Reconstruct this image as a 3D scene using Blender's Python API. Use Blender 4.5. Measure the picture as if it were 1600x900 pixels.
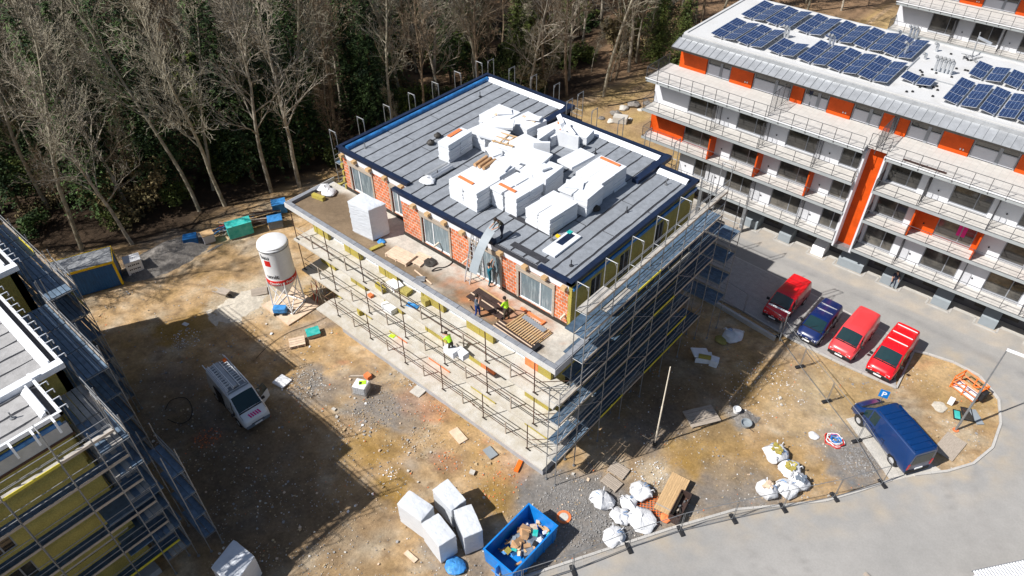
import bpy, math, random
from mathutils import Vector, Matrix, noise
from math import radians as rad, sin, cos, pi
random.seed(7)
S = bpy.context.scene
for o in list(bpy.data.objects): bpy.data.objects.remove(o)
COL = S.collection
# ---------------------------------------------------------------- camera
F_PX, PITCH, YAW, ROLL = 1119.17, 0.717738, -0.721647, -0.0085059
CAM = Vector((16.149, -21.945, 39.719))
FW = Vector((sin(YAW)*cos(PITCH), cos(YAW)*cos(PITCH), -sin(PITCH)))
_rt = Vector((cos(YAW), -sin(YAW), 0)); _up = _rt.cross(FW)
RT = cos(ROLL)*_rt + sin(ROLL)*_up; UP = -sin(ROLL)*_rt + cos(ROLL)*_up
cd = bpy.data.cameras.new("camera"); cam = bpy.data.objects.new("camera", cd); COL.objects.link(cam)
cd.sensor_width = 36; cd.lens = F_PX/1600*36; cd.clip_start = 0.5; cd.clip_end = 3000
m = Matrix((RT, UP, -FW)).transposed().to_4x4(); m.translation = CAM; cam.matrix_world = m
S.camera = cam
# ---------------------------------------------------------------- light
AZ = rad(62.5); EL = rad(47)                       # shadows fall towards AZ
w = bpy.data.worlds.new("World"); S.world = w; w.use_nodes = True
nt = w.node_tree; sky = nt.nodes.new('ShaderNodeTexSky'); sky.sky_type = 'NISHITA'; sky.sun_disc = False
sky.sun_elevation = EL
sdir = Vector((-cos(AZ)*cos(EL), -sin(AZ)*cos(EL), sin(EL)))   # towards the sun
sky.sun_rotation = math.atan2(sdir.x, sdir.y)
nt.links.new(sky.outputs[0], nt.nodes['Background'].inputs[0]); nt.nodes['Background'].inputs[1].default_value = 0.07
sd = bpy.data.lights.new("sun", 'SUN'); sd.energy = 5.0; sd.angle = rad(0.5); sd.color = (1, 0.975, 0.94)
sun = bpy.data.objects.new("sun", sd); COL.objects.link(sun); sun.rotation_euler = sdir.to_track_quat('Z', 'Y').to_euler()
S.view_settings.view_transform = 'Standard'; S.view_settings.look = 'None'
S.view_settings.exposure = 0.38; S.view_settings.gamma = 1.0
S.render.engine = 'CYCLES'
# ---------------------------------------------------------------- helpers
def at(u, v, z=0.0):
    "the point of the place at height z that the survey photo shows at u, v"
    d = FW + RT*((u-800)/F_PX) - UP*((v-450)/F_PX)
    return CAM + d*((z-CAM.z)/d.z)
class MB:
    def __init__(s): s.v = []; s.f = []; s.m = []
    def face(s, pts, m=0):
        n = len(s.v); s.v += [tuple(p) for p in pts]; s.f.append(tuple(range(n, n+len(pts)))); s.m.append(m)
    def hexa(s, p, m=0):     # 8 points: bottom 4 ccw, top 4 ccw
        n = len(s.v); s.v += [tuple(q) for q in p]
        for q in ((3,2,1,0),(4,5,6,7),(0,1,5,4),(1,2,6,5),(2,3,7,6),(3,0,4,7)):
            s.f.append(tuple(n+i for i in q)); s.m.append(m)
        return s
    def box(s, x0, y0, z0, x1, y1, z1, m=0):
        return s.hexa([(x0,y0,z0),(x1,y0,z0),(x1,y1,z0),(x0,y1,z0),(x0,y0,z1),(x1,y0,z1),(x1,y1,z1),(x0,y1,z1)], m)
    def obox(s, c, d, rz=0, m=0, jit=0, tilt=None):   # centre of base, dims, rot
        R = Matrix.Rotation(rz, 3, 'Z')
        if tilt: R = R @ Matrix.Rotation(tilt[0], 3, 'X') @ Matrix.Rotation(tilt[1], 3, 'Y')
        p = []
        for z in (0, d[2]):
            for x, y in ((-1,-1),(1,-1),(1,1),(-1,1)):
                q = R @ Vector((x*d[0]/2, y*d[1]/2, z)) + Vector(c)
                if jit: q += Vector((random.uniform(-jit,jit), random.uniform(-jit,jit), random.uniform(-jit,jit)*(z>0)))
                p.append(q)
        return s.hexa(p, m)
    def tube(s, a, b, r, n=6, r2=None, m=0, caps=True):
        a = Vector(a); b = Vector(b); d = b-a
        if d.length < 1e-6: return s
        d.normalize(); x = d.orthogonal().normalized(); y = d.cross(x); r2 = r if r2 is None else r2
        k = len(s.v)
        for c, rr in ((a, r), (b, r2)):
            for i in range(n):
                t = 2*pi*i/n; s.v.append(tuple(c + x*cos(t)*rr + y*sin(t)*rr))
        for i in range(n):
            j = (i+1) % n; s.f.append((k+i, k+j, k+n+j, k+n+i)); s.m.append(m)
        if caps:
            s.f.append(tuple(k+n-1-i for i in range(n))); s.m.append(m); s.f.append(tuple(k+n+i for i in range(n))); s.m.append(m)
        return s
    def path(s, pts, r, n=6, m=0):
        for a, b in zip(pts[:-1], pts[1:]): s.tube(a, b, r, n, m=m)
        return s
    def prism(s, pts, z0, z1, m=0):
        n = len(pts); k = len(s.v)
        for z in (z0, z1):
            for p in pts: s.v.append((p[0], p[1], z))
        s.f.append(tuple(k+n-1-i for i in range(n))); s.m.append(m); s.f.append(tuple(k+n+i for i in range(n))); s.m.append(m)
        for i in range(n):
            j = (i+1) % n; s.f.append((k+i, k+j, k+n+j, k+n+i)); s.m.append(m)
        return s
    def lathe(s, prof, c=(0,0,0), n=20, m=0):
        k = len(s.v)
        for r, z in prof:
            for i in range(n):
                t = 2*pi*i/n; s.v.append((c[0]+r*cos(t), c[1]+r*sin(t), c[2]+z))
        for j in range(len(prof)-1):
            for i in range(n):
                i2 = (i+1) % n; s.f.append((k+j*n+i, k+j*n+i2, k+(j+1)*n+i2, k+(j+1)*n+i)); s.m.append(m)
        return s
    def build(s, name, mats, parent=None, smooth=None, loc=None, kind=None, bevel=0, rz=0):
        me = bpy.data.meshes.new(name); me.from_pydata(s.v, [], s.f)
        if not isinstance(mats, (list, tuple)): mats = [mats]
        for q in mats: me.materials.append(q)
        if len(mats) > 1: me.polygons.foreach_set('material_index', s.m)
        me.update()
        if smooth is not None:
            me.polygons.foreach_set('use_smooth', [True]*len(me.polygons))
            try: me.set_sharp_from_angle(angle=rad(smooth))
            except Exception: pass
        o = bpy.data.objects.new(name, me); COL.objects.link(o)
        if loc is not None: o.location = loc
        o.rotation_euler.z = rz
        if parent: o.parent = parent
        if kind: o['kind'] = kind
        if bevel:
            b = o.modifiers.new('bevel', 'BEVEL'); b.width = bevel; b.segments = 2; b.limit_method = 'ANGLE'
        return o
KIDS = {}
def thing(name, label, cat, loc=(0,0,0), rz=0, group=None):
    o = bpy.data.objects.new(name, None); COL.objects.link(o); o.location = loc; o.rotation_euler.z = rz
    o.empty_display_size = 0.2
    o['label'] = label; o['category'] = cat
    if group: o['group'] = group
    return o
def tag(o, label, cat, group=None):
    o['label'] = label; o['category'] = cat
    if group: o['group'] = group
    return o
def inst(src, parent=None, loc=(0,0,0), rz=0, name=None, scale=None):
    c = src.copy(); COL.objects.link(c); c.parent = parent; c.location = loc; c.rotation_euler = (0, 0, rz)
    if scale: c.scale = scale
    return c
def dup(root, loc, rz=0, label=None, scale=None):
    r = root.copy(); COL.objects.link(r); r.location = loc; r.rotation_euler = (0, 0, rz)
    if scale: r.scale = (scale,)*3 if not isinstance(scale, tuple) else scale
    if label: r['label'] = label
    for ch in list(root.children):
        c = ch.copy(); COL.objects.link(c); c.parent = r
        for g in list(ch.children):
            d = g.copy(); COL.objects.link(d); d.parent = c
    return r
# ---------------------------------------------------------------- materials
def M(name, col, rough=0.85, var=0.15, scale=3.0, metal=0.0, bump=0.0, bscale=None, col2=None, fine=0.0, spec=0.3, stretch=None, coat=0, thr=(0.35, 0.65), coord='Object'):
    mt = bpy.data.materials.new(name); mt.use_nodes = True; t = mt.node_tree; N = t.nodes; L = t.links
    b = N['Principled BSDF']; b.inputs['Roughness'].default_value = rough; b.inputs['Metallic'].default_value = metal
    b.inputs['Specular IOR Level'].default_value = spec
    if coat: b.inputs['Coat Weight'].default_value = coat; b.inputs['Coat Roughness'].default_value = 0.08
    tc = N.new('ShaderNodeTexCoord'); mp = N.new('ShaderNodeMapping'); L.new(tc.outputs[coord], mp.inputs[0])
    if stretch: mp.inputs['Scale'].default_value = stretch
    oi = N.new('ShaderNodeObjectInfo'); ad = N.new('ShaderNodeVectorMath'); ad.operation = 'MULTIPLY_ADD'
    L.new(oi.outputs['Random'], ad.inputs[0]); ad.inputs[1].default_value = (37, 17, 53); L.new(mp.outputs[0], ad.inputs[2])
    nz = N.new('ShaderNodeTexNoise'); nz.inputs['Scale'].default_value = scale; nz.inputs['Detail'].default_value = 6; nz.inputs['Roughness'].default_value = 0.6
    L.new(ad.outputs[0], nz.inputs['Vector'])
    mr = N.new('ShaderNodeMapRange'); mr.inputs[1].default_value = thr[0]; mr.inputs[2].default_value = thr[1]; L.new(nz.outputs['Fac'], mr.inputs[0])
    mx = N.new('ShaderNodeMix'); mx.data_type = 'RGBA'
    c2 = col2 if col2 else tuple(min(1, c*(1+var)) for c in col); c1 = col if col2 else tuple(c*(1-var) for c in col)
    mx.inputs[6].default_value = (*c1, 1); mx.inputs[7].default_value = (*c2, 1); L.new(mr.outputs[0], mx.inputs[0])
    out = mx.outputs[2]
    if fine:
        n2 = N.new('ShaderNodeTexNoise'); n2.inputs['Scale'].default_value = scale*14; n2.inputs['Detail'].default_value = 3; L.new(ad.outputs[0], n2.inputs['Vector'])
        r2 = N.new('ShaderNodeMapRange'); r2.inputs[1].default_value = 0.3; r2.inputs[2].default_value = 0.7; r2.inputs[3].default_value = 1-fine; r2.inputs[4].default_value = 1+fine; L.new(n2.outputs['Fac'], r2.inputs[0])
        m2 = N.new('ShaderNodeMix'); m2.data_type = 'RGBA'; m2.blend_type = 'MULTIPLY'; m2.inputs[0].default_value = 1; L.new(out, m2.inputs[6]); L.new(r2.outputs[0], m2.inputs[7]); out = m2.outputs[2]
    # small tone difference from object to object
    r3 = N.new('ShaderNodeMapRange'); r3.inputs[3].default_value = 1-var*0.5; r3.inputs[4].default_value = 1+var*0.5; L.new(oi.outputs['Random'], r3.inputs[0])
    m3 = N.new('ShaderNodeMix'); m3.data_type = 'RGBA'; m3.blend_type = 'MULTIPLY'; m3.inputs[0].default_value = 1; L.new(out, m3.inputs[6]); L.new(r3.outputs[0], m3.inputs[7]); out = m3.outputs[2]
    L.new(out, b.inputs['Base Color'])
    if bump:
        bn = N.new('ShaderNodeTexNoise'); bn.inputs['Scale'].default_value = bscale or scale*3; bn.inputs['Detail'].default_value = 5; L.new(ad.outputs[0], bn.inputs['Vector'])
        bp = N.new('ShaderNodeBump'); bp.inputs['Strength'].default_value = bump; bp.inputs['Distance'].default_value = 0.1; L.new(bn.outputs['Fac'], bp.inputs['Height']); L.new(bp.outputs[0], b.inputs['Normal'])
    return mt
def brickmat(name, c1, c2, mortar, bw, bh, msize=0.02, plane='xz', offset=0.5, rough=0.8, spec=0.3, bump=0.3, tone=0.2):
    mt = bpy.data.materials.new(name); mt.use_nodes = True; t = mt.node_tree; N = t.nodes; L = t.links
    b = N['Principled BSDF']; b.inputs['Roughness'].default_value = rough; b.inputs['Specular IOR Level'].default_value = spec
    tc = N.new('ShaderNodeTexCoord'); sp = N.new('ShaderNodeSeparateXYZ'); cb = N.new('ShaderNodeCombineXYZ'); L.new(tc.outputs['Object'], sp.inputs[0])
    L.new(sp.outputs[{'x':0,'y':1,'z':2}[plane[0]]], cb.inputs[0]); L.new(sp.outputs[{'x':0,'y':1,'z':2}[plane[1]]], cb.inputs[1])
    br = N.new('ShaderNodeTexBrick'); L.new(cb.outputs[0], br.inputs['Vector']); br.offset = offset
    br.inputs['Color1'].default_value = (*c1, 1); br.inputs['Color2'].default_value = (*c2, 1); br.inputs['Mortar'].default_value = (*mortar, 1)
    br.inputs['Scale'].default_value = 1; br.inputs['Brick Width'].default_value = bw; br.inputs['Row Height'].default_value = bh; br.inputs['Mortar Size'].default_value = msize; br.inputs['Mortar Smooth'].default_value = 0.1
    nz = N.new('ShaderNodeTexNoise'); nz.inputs['Scale'].default_value = 2.5; nz.inputs['Detail'].default_value = 5; L.new(tc.outputs['Object'], nz.inputs['Vector'])
    mr = N.new('ShaderNodeMapRange'); mr.inputs[1].default_value = 0.3; mr.inputs[2].default_value = 0.7; mr.inputs[3].default_value = 1-tone; mr.inputs[4].default_value = 1+tone; L.new(nz.outputs['Fac'], mr.inputs[0])
    mx = N.new('ShaderNodeMix'); mx.data_type = 'RGBA'; mx.blend_type = 'MULTIPLY'; mx.inputs[0].default_value = 1; L.new(br.outputs['Color'], mx.inputs[6]); L.new(mr.outputs[0], mx.inputs[7]); L.new(mx.outputs[2], b.inputs['Base Color'])
    if bump:
        bp = N.new('ShaderNodeBump'); bp.inputs['Strength'].default_value = bump; bp.inputs['Distance'].default_value = -0.02; L.new(br.outputs['Fac'], bp.inputs['Height']); L.new(bp.outputs[0], b.inputs['Normal'])
    return mt
def paintmat(name, rough=0.9, bump=0.4, sc=6.0, spec=0.2, fine=0.35, big=0.18):
    "base colour from a vertex layer 'tint' with two scales of grain on top"
    mt = bpy.data.materials.new(name); mt.use_nodes = True; t = mt.node_tree; N = t.nodes; L = t.links
    b = N['Principled BSDF']; b.inputs['Roughness'].default_value = rough; b.inputs['Specular IOR Level'].default_value = spec
    at_ = N.new('ShaderNodeAttribute'); at_.attribute_name = 'tint'; tc = N.new('ShaderNodeTexCoord'); prev = at_.outputs['Color']
    for s_, lo, hi, k in ((sc*0.13, 0.35, 0.65, big), (sc, 0.3, 0.7, fine), (sc*7, 0.3, 0.7, fine)):
        nz = N.new('ShaderNodeTexNoise'); nz.inputs['Scale'].default_value = s_; nz.inputs['Detail'].default_value = 5; nz.inputs['Roughness'].default_value = 0.65; L.new(tc.outputs['Object'], nz.inputs['Vector'])
        mr = N.new('ShaderNodeMapRange'); mr.inputs[1].default_value = lo; mr.inputs[2].default_value = hi; mr.inputs[3].default_value = 1-k; mr.inputs[4].default_value = 1+k; L.new(nz.outputs['Fac'], mr.inputs[0])
        mx = N.new('ShaderNodeMix'); mx.data_type = 'RGBA'; mx.blend_type = 'MULTIPLY'; mx.inputs[0].default_value = 1; L.new(prev, mx.inputs[6]); L.new(mr.outputs[0], mx.inputs[7]); prev = mx.outputs[2]
    L.new(prev, b.inputs['Base Color'])
    bp = N.new('ShaderNodeBump'); bp.inputs['Strength'].default_value = bump; bp.inputs['Distance'].default_value = 0.15; L.new(nz.outputs['Fac'], bp.inputs['Height']); L.new(bp.outputs[0], b.inputs['Normal'])
    return mt
m = {}
m['concrete'] = M('concrete', (0.50,0.47,0.42), 0.9, 0.12, 1.2, bump=0.15, fine=0.12)
m['slab'] = M('pale_concrete', (0.53,0.505,0.46), 0.9, 0.1, 1.5, bump=0.1, fine=0.12, col2=(0.43,0.39,0.32))
m['fascia'] = M('fascia_concrete', (0.52,0.51,0.49), 0.85, 0.08, 0.8, fine=0.08)
m['plinth'] = M('plinth_board', (0.33,0.33,0.34), 0.8, 0.08, 2, fine=0.1)
m['felt'] = M('roof_felt', (0.225,0.24,0.262), 0.85, 0.12, 2.5, bump=0.2, bscale=40, fine=0.16)
m['felt_light'] = M('roof_felt_light', (0.34,0.33,0.32), 0.85, 0.12, 2.5, bump=0.2, bscale=40, fine=0.16)
m['bitumen'] = M('bitumen', (0.04,0.04,0.045), 0.6, 0.2, 3, bump=0.2)
m['navy'] = M('navy_membrane', (0.008,0.016,0.042), 0.45, 0.25, 2, bump=0.15, spec=0.5)
m['bluefilm'] = M('blue_film', (0.03,0.17,0.42), 0.3, 0.35, 2, bump=0.5, bscale=8, spec=0.5)
m['whitefilm'] = M('white_membrane', (0.75,0.76,0.78), 0.4, 0.08, 3, bump=0.3, bscale=6)
m['foam'] = M('white_foam', (0.65,0.665,0.69), 0.9, 0.05, 2, fine=0.03)
m['wool'] = M('yellow_insulation', (0.42,0.34,0.06), 0.95, 0.12, 1.5, bump=0.4, bscale=20, fine=0.15, col2=(0.33,0.27,0.08))
m['wool_dark'] = M('olive_insulation', (0.32,0.27,0.08), 0.95, 0.2, 1.0, bump=0.4, bscale=20, fine=0.18, col2=(0.40,0.335,0.10))
m['brick'] = brickmat('orange_hollow_brick', (0.66,0.15,0.045), (0.50,0.17,0.08), (0.55,0.46,0.38), 0.375, 0.25, 0.022, tone=0.3, bump=0.6)
m['bricks'] = brickmat('orange_hollow_brick_side', (0.52,0.15,0.06), (0.62,0.21,0.09), (0.6,0.55,0.5), 0.5, 0.25, 0.018, 'yz')
m['terracotta'] = M('terracotta', (0.72,0.2,0.07), 0.85, 0.15, 3)
m['render_white'] = M('white_render', (0.64,0.645,0.67), 0.85, 0.03, 1, fine=0.02)
m['render_grey'] = M('grey_render', (0.50,0.50,0.53), 0.85, 0.04, 1)
m['anthracite'] = M('anthracite_render', (0.10,0.095,0.10), 0.85, 0.08, 2)
m['boxgrey'] = M('grey_vent_housing', (0.26,0.29,0.31), 0.5, 0.05, 2)
m['orange'] = M('orange_panel', (0.56,0.07,0.004), 0.6, 0.14, 1.2, spec=0.25, fine=0.06)
m['zinc'] = M('zinc_sheet', (0.40,0.41,0.42), 0.42, 0.12, 1.5, metal=0.35, fine=0.05)
m['galv'] = M('galvanised_steel', (0.27,0.275,0.28), 0.55, 0.15, 6, metal=0.5)
m['railing'] = M('grey_railing_steel', (0.075,0.075,0.08), 0.6, 0.1, 3, metal=0.2)
m['slabgrey'] = M('grey_slab_edge', (0.33,0.35,0.35), 0.8, 0.06, 2, fine=0.06)
m['steel_dark'] = M('dark_steel', (0.05,0.045,0.04), 0.6, 0.2, 3, metal=0.3)
m['rust'] = M('rusty_steel', (0.13,0.06,0.035), 0.85, 0.4, 8, col2=(0.08,0.05,0.04), metal=0.2)
m['timber'] = M('raw_timber', (0.50,0.33,0.17), 0.8, 0.15, 3, stretch=(1,8,8), fine=0.15)
m['timber_grey'] = M('weathered_timber', (0.38,0.32,0.26), 0.9, 0.18, 3, stretch=(1,8,8), fine=0.2)
m['timber_pale'] = M('pale_timber', (0.62,0.47,0.34), 0.85, 0.12, 3, fine=0.12)
m['deck'] = M('scaffold_planks', (0.37,0.345,0.31), 0.85, 0.2, 2, fine=0.15)
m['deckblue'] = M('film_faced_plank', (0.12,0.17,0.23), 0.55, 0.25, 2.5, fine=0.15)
m['deckshade'] = M('shade_toned_plank', (0.07,0.11,0.16), 0.6, 0.3, 2.5, fine=0.15)  # plank colour darkened to stand in for shade on the decks
m['toeyellow'] = M('yellow_toe_board', (0.60,0.50,0.05), 0.75, 0.15, 3)
m['roofcap'] = M('blockwork_coping', (0.22,0.23,0.25), 0.9, 0.15, 3, fine=0.12)
m['glass'] = M('window_glass', (0.035,0.033,0.03), 0.06, 0.5, 0.6, spec=0.9, col2=(0.10,0.09,0.075), thr=(0.45,0.6))
m['glass_car'] = M('car_glass', (0.01,0.03,0.035), 0.04, 0.1, 1, spec=0.5)
m['glass_film'] = M('glass_under_film', (0.13,0.17,0.19), 0.25, 0.5, 1.5, stretch=(5,5,0.6), spec=0.6, col2=(0.35,0.40,0.41), thr=(0.5,0.75))
m['frame'] = M('grey_window_frame', (0.25,0.26,0.28), 0.5, 0.05, 2)
m['frame_white'] = M('white_window_frame', (0.72,0.73,0.74), 0.5, 0.05, 2)
m['cream'] = M('cream_tube', (0.7,0.62,0.5), 0.7, 0.1, 2)
m['wrap'] = M('white_stretch_wrap', (0.60,0.62,0.65), 0.35, 0.04, 2.2, bump=0.5, bscale=3.5, spec=0.5, stretch=(1,1,2.5))
m['black'] = M('black_rubber', (0.02,0.02,0.022), 0.7, 0.2, 4)
m['white'] = M('white_paint', (0.78,0.78,0.78), 0.5, 0.04, 2)
m['bagwhite'] = M('woven_bag', (0.64,0.64,0.65), 0.7, 0.06, 4, bump=0.5, bscale=6)
m['skipblue'] = M('skip_blue_paint', (0.005,0.16,0.50), 0.4, 0.12, 2, col2=(0.01,0.21,0.6), fine=0.05, spec=0.5)
m['container'] = M('container_blue', (0.01,0.09,0.26), 0.5, 0.2, 1.5, fine=0.05)
m['yellow'] = M('yellow_paint', (0.72,0.48,0.01), 0.5, 0.1, 2)
m['red'] = M('red_plastic', (0.62,0.02,0.015), 0.5, 0.1, 2)
m['orangep'] = M('orange_paint', (0.85,0.17,0.02), 0.45, 0.1, 2)
m['teal'] = M('teal_film', (0.01,0.36,0.32), 0.35, 0.2, 2, bump=0.3, col2=(0.10,0.5,0.45))
m['tarp'] = M('blue_tarp', (0.05,0.22,0.5), 0.4, 0.3, 2, bump=0.5)
m['hivis'] = M('hi_vis_yellow', (0.45,0.85,0.03), 0.8, 0.1, 6)
m['skin'] = M('skin', (0.5,0.28,0.19), 0.7, 0.05, 5)
m['hair'] = M('dark_hair', (0.03,0.02,0.015), 0.8, 0.1, 5)
m['cloth_dark'] = M('dark_cloth', (0.03,0.035,0.06), 0.9, 0.2, 6)
m['cloth_grey'] = M('grey_cloth', (0.16,0.19,0.23), 0.9, 0.2, 6)
m['cloth_teal'] = M('teal_workwear', (0.01,0.12,0.17), 0.9, 0.2, 6)
m['cloth_blue'] = M('blue_jeans', (0.02,0.05,0.2), 0.9, 0.2, 6)
m['cloth_olive'] = M('olive_cloth', (0.07,0.06,0.04), 0.9, 0.3, 6)
m['board_dark'] = M('film_faced_ply', (0.055,0.035,0.03), 0.5, 0.2, 2)
m['cardboard'] = M('cardboard', (0.45,0.27,0.14), 0.85, 0.15, 2)
m['asphalt'] = None
m['lead'] = M('silver_duct', (0.6,0.62,0.64), 0.3, 0.1, 2, metal=0.7)
m['kerb'] = M('kerb_concrete', (0.44,0.42,0.39), 0.9, 0.08, 2, fine=0.08)
m['paver'] = brickmat('grey_pavers', (0.33,0.32,0.31), (0.38,0.365,0.345), (0.24,0.23,0.22), 0.2, 0.1, 0.006, 'xy', bump=0.2, tone=0.08)
m['solar'] = brickmat('solar_cells', (0.003,0.013,0.065), (0.005,0.022,0.095), (0.28,0.36,0.48), 0.258, 0.252, 0.008, 'xy', offset=0.0, rough=0.25, spec=0.35, bump=0)
m['alu'] = M('aluminium', (0.62,0.63,0.65), 0.35, 0.05, 3, metal=0.6)
m['balcony'] = brickmat('balcony_pavers', (0.50,0.475,0.44), (0.54,0.515,0.48), (0.42,0.40,0.38), 0.5, 0.5, 0.012, 'xy', offset=0, bump=0.1, tone=0.05)
m['roofwhite'] = M('white_roof_membrane', (0.54,0.535,0.525), 0.6, 0.06, 0.6, fine=0.05, col2=(0.47,0.455,0.43), thr=(0.5,0.75))
m['bark_pale'] = M('pale_bark', (0.42,0.37,0.30), 0.9, 0.3, 2, fine=0.2, col2=(0.20,0.17,0.12))
m['bark_brown'] = M('brown_bark', (0.27,0.195,0.13), 0.9, 0.35, 2, fine=0.2, col2=(0.12,0.095,0.06))
m['bark_grey'] = M('grey_green_bark', (0.38,0.34,0.26), 0.9, 0.35, 2, fine=0.2, col2=(0.2,0.175,0.12))
m['needles'] = M('spruce_needles', (0.014,0.03,0.013), 0.8, 0.5, 0.6, col2=(0.065,0.11,0.025), fine=0.4)
m['leaves'] = M('green_leaves', (0.04,0.06,0.015), 0.75, 0.5, 0.7, col2=(0.14,0.17,0.035), fine=0.3)
m['ivy'] = M('dry_olive_leaves', (0.09,0.075,0.03), 0.8, 0.3, 0.8, col2=(0.2,0.15,0.07), fine=0.3)
def paint(name, col, met=0.0):
    return M(name, col, 0.32, 0.04, 1.5, metal=met, spec=0.5, coat=0.6)
m['car_red'] = paint('red_car_paint', (0.68,0.006,0.012))
m['car_coral'] = paint('faded_red_car_paint', (0.70,0.05,0.055))
m['car_navy'] = paint('navy_car_paint', (0.003,0.014,0.085), 0.0)
m['car_blue'] = paint('blue_car_paint', (0.001,0.028,0.12), 0.0)
m['car_white'] = paint('white_car_paint', (0.66,0.69,0.72))
m['headlight'] = M('headlight_glass', (0.65,0.68,0.72), 0.12, 0.1, 8, spec=0.8)
m['taillight'] = M('red_light_glass', (0.55,0.01,0.015), 0.15, 0.1, 8, spec=0.8)
m['magenta'] = M('magenta_sticker', (0.6,0.01,0.2), 0.5, 0.05, 2)
# ---------------------------------------------------------------- ground
def fbm(x, y, s, o=4, z=0.0):
    v = 0; a = 1; t = 0
    for i in range(o):
        v += a*noise.noise(Vector((x/s, y/s, z+i*7.3))); t += a; a *= 0.55; s *= 0.5
    return v/t
def seg_x(y, line):
    for (xa, ya), (xb, yb) in zip(line[:-1], line[1:]):
        if ya <= y <= yb: return xa+(xb-xa)*(y-ya)/(yb-ya)
    return line[0][0] if y < line[0][1] else line[-1][0]
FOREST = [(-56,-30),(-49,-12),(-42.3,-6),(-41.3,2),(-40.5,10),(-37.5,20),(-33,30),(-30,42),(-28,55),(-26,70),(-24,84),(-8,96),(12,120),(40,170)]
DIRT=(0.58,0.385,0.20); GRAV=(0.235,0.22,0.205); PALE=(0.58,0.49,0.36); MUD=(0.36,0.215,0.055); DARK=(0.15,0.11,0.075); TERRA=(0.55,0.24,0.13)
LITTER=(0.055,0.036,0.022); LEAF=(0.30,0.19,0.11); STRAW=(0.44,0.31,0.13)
def mixc(a, b, t): return tuple(x+(y-x)*t for x, y in zip(a, b))
BL = [  # u, v, radius in metres, colour, strength
 (880,830,3.0,GRAV,1),(950,800,2.6,GRAV,1),(900,770,2.0,GRAV,1),(1000,830,2.2,GRAV,.9),(1120,770,2.4,GRAV,.8),(1180,760,2.0,GRAV,.8),(860,760,1.6,GRAV,.8),(1030,665,2.0,GRAV,.6),(830,770,1.8,GRAV,.9),
 (720,860,2.2,GRAV,.6),(1335,720,2.2,GRAV,1),(1310,690,1.4,GRAV,.7),(590,640,2.0,GRAV,.8),(640,650,1.6,GRAV,.6),(500,610,1.5,GRAV,.7),(480,590,1.2,GRAV,.7),(560,600,1.4,GRAV,.5),
 (380,470,2.4,PALE,.9),(350,490,1.6,PALE,.8),(440,450,1.6,PALE,.6),(480,440,1.2,PALE,.6),(1260,480,1.2,PALE,.5),(1160,655,1.0,GRAV,.9),(1020,740,1.2,PALE,.7),(1250,640,3.0,PALE,.35),(1110,660,2.0,PALE,.3),
 (300,510,2.0,MUD,.8),(270,520,1.5,MUD,.8),(590,690,1.4,MUD,.6),(615,760,1.2,MUD,.9),(780,770,1.4,MUD,.9),(1080,710,1.6,MUD,.8),(1120,670,1.5,MUD,.6),(1190,600,2.6,MUD,.4),(480,450,.8,MUD,.7),(560,705,1.2,MUD,.7),(850,700,1.0,MUD,.5),(1140,720,2.0,MUD,.4),(1230,720,2.0,MUD,.4),
 (700,722,.7,TERRA,.45),(680,645,.9,TERRA,.4),(535,570,.45,TERRA,.6),(760,690,.5,TERRA,.5),(800,735,1.2,TERRA,.25),(325,683,1.1,TERRA,.9),(1447,570,.7,TERRA,.9),(1385,690,.8,TERRA,.3),(660,620,1.6,TERRA,.3),
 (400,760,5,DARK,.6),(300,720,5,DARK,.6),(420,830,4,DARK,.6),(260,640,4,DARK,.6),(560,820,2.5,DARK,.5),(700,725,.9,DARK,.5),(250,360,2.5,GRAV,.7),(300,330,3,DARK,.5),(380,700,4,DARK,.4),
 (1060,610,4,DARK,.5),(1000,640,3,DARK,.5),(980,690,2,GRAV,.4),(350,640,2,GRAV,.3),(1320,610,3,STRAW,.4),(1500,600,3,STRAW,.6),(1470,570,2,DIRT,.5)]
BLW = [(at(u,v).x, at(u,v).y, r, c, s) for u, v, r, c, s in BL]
def ground_col(x, y):
    n = fbm(x, y, 9.0, 3); n2 = fbm(x+50, y, 2.2, 3); n3 = fbm(x, y+80, 0.7, 2)
    c = mixc(DIRT, (0.42,0.28,0.145), min(1, max(0, 0.5+n*1.6)))
    c = mixc(c, PALE, min(0.75, max(0, n2*1.6+n3*.5)))
    c = mixc(c, MUD, min(0.6, max(0, -n2*1.2-n*.5-0.08))); c = mixc(c, (0.20,0.135,0.08), min(.7, max(0, -n3*1.6-.08))); n4 = fbm(x+7, y+31, 4.5, 3); c = mixc(c, (0.30,0.27,0.25), min(.5, max(0, n4*2.2-.4)))
    c = mixc(c, (0.30,0.25,0.20), min(0.4, max(0, n3*0.7+n*0.3-0.15)))
    if -32 < x < 12 and -22 < y < 22:
        for cx, cy, r in RUTS:
            d = abs(math.hypot(x-cx, y-cy)-r)
            if d < .35: c = mixc(c, (0.24,0.165,0.09), .5*(1-d/.35)*max(0,.7+n3))
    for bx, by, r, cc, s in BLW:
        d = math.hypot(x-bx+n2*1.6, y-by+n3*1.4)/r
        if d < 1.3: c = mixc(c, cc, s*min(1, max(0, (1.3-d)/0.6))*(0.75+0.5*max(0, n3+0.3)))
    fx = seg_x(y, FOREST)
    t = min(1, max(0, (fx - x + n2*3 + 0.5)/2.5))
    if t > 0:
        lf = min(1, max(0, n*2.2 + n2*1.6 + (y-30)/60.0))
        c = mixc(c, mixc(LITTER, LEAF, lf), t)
    elif y > 33:
        c = mixc(c, mixc(STRAW, LEAF, min(1, max(0, 0.4+n2*2))), 0.8)
    return c
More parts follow.
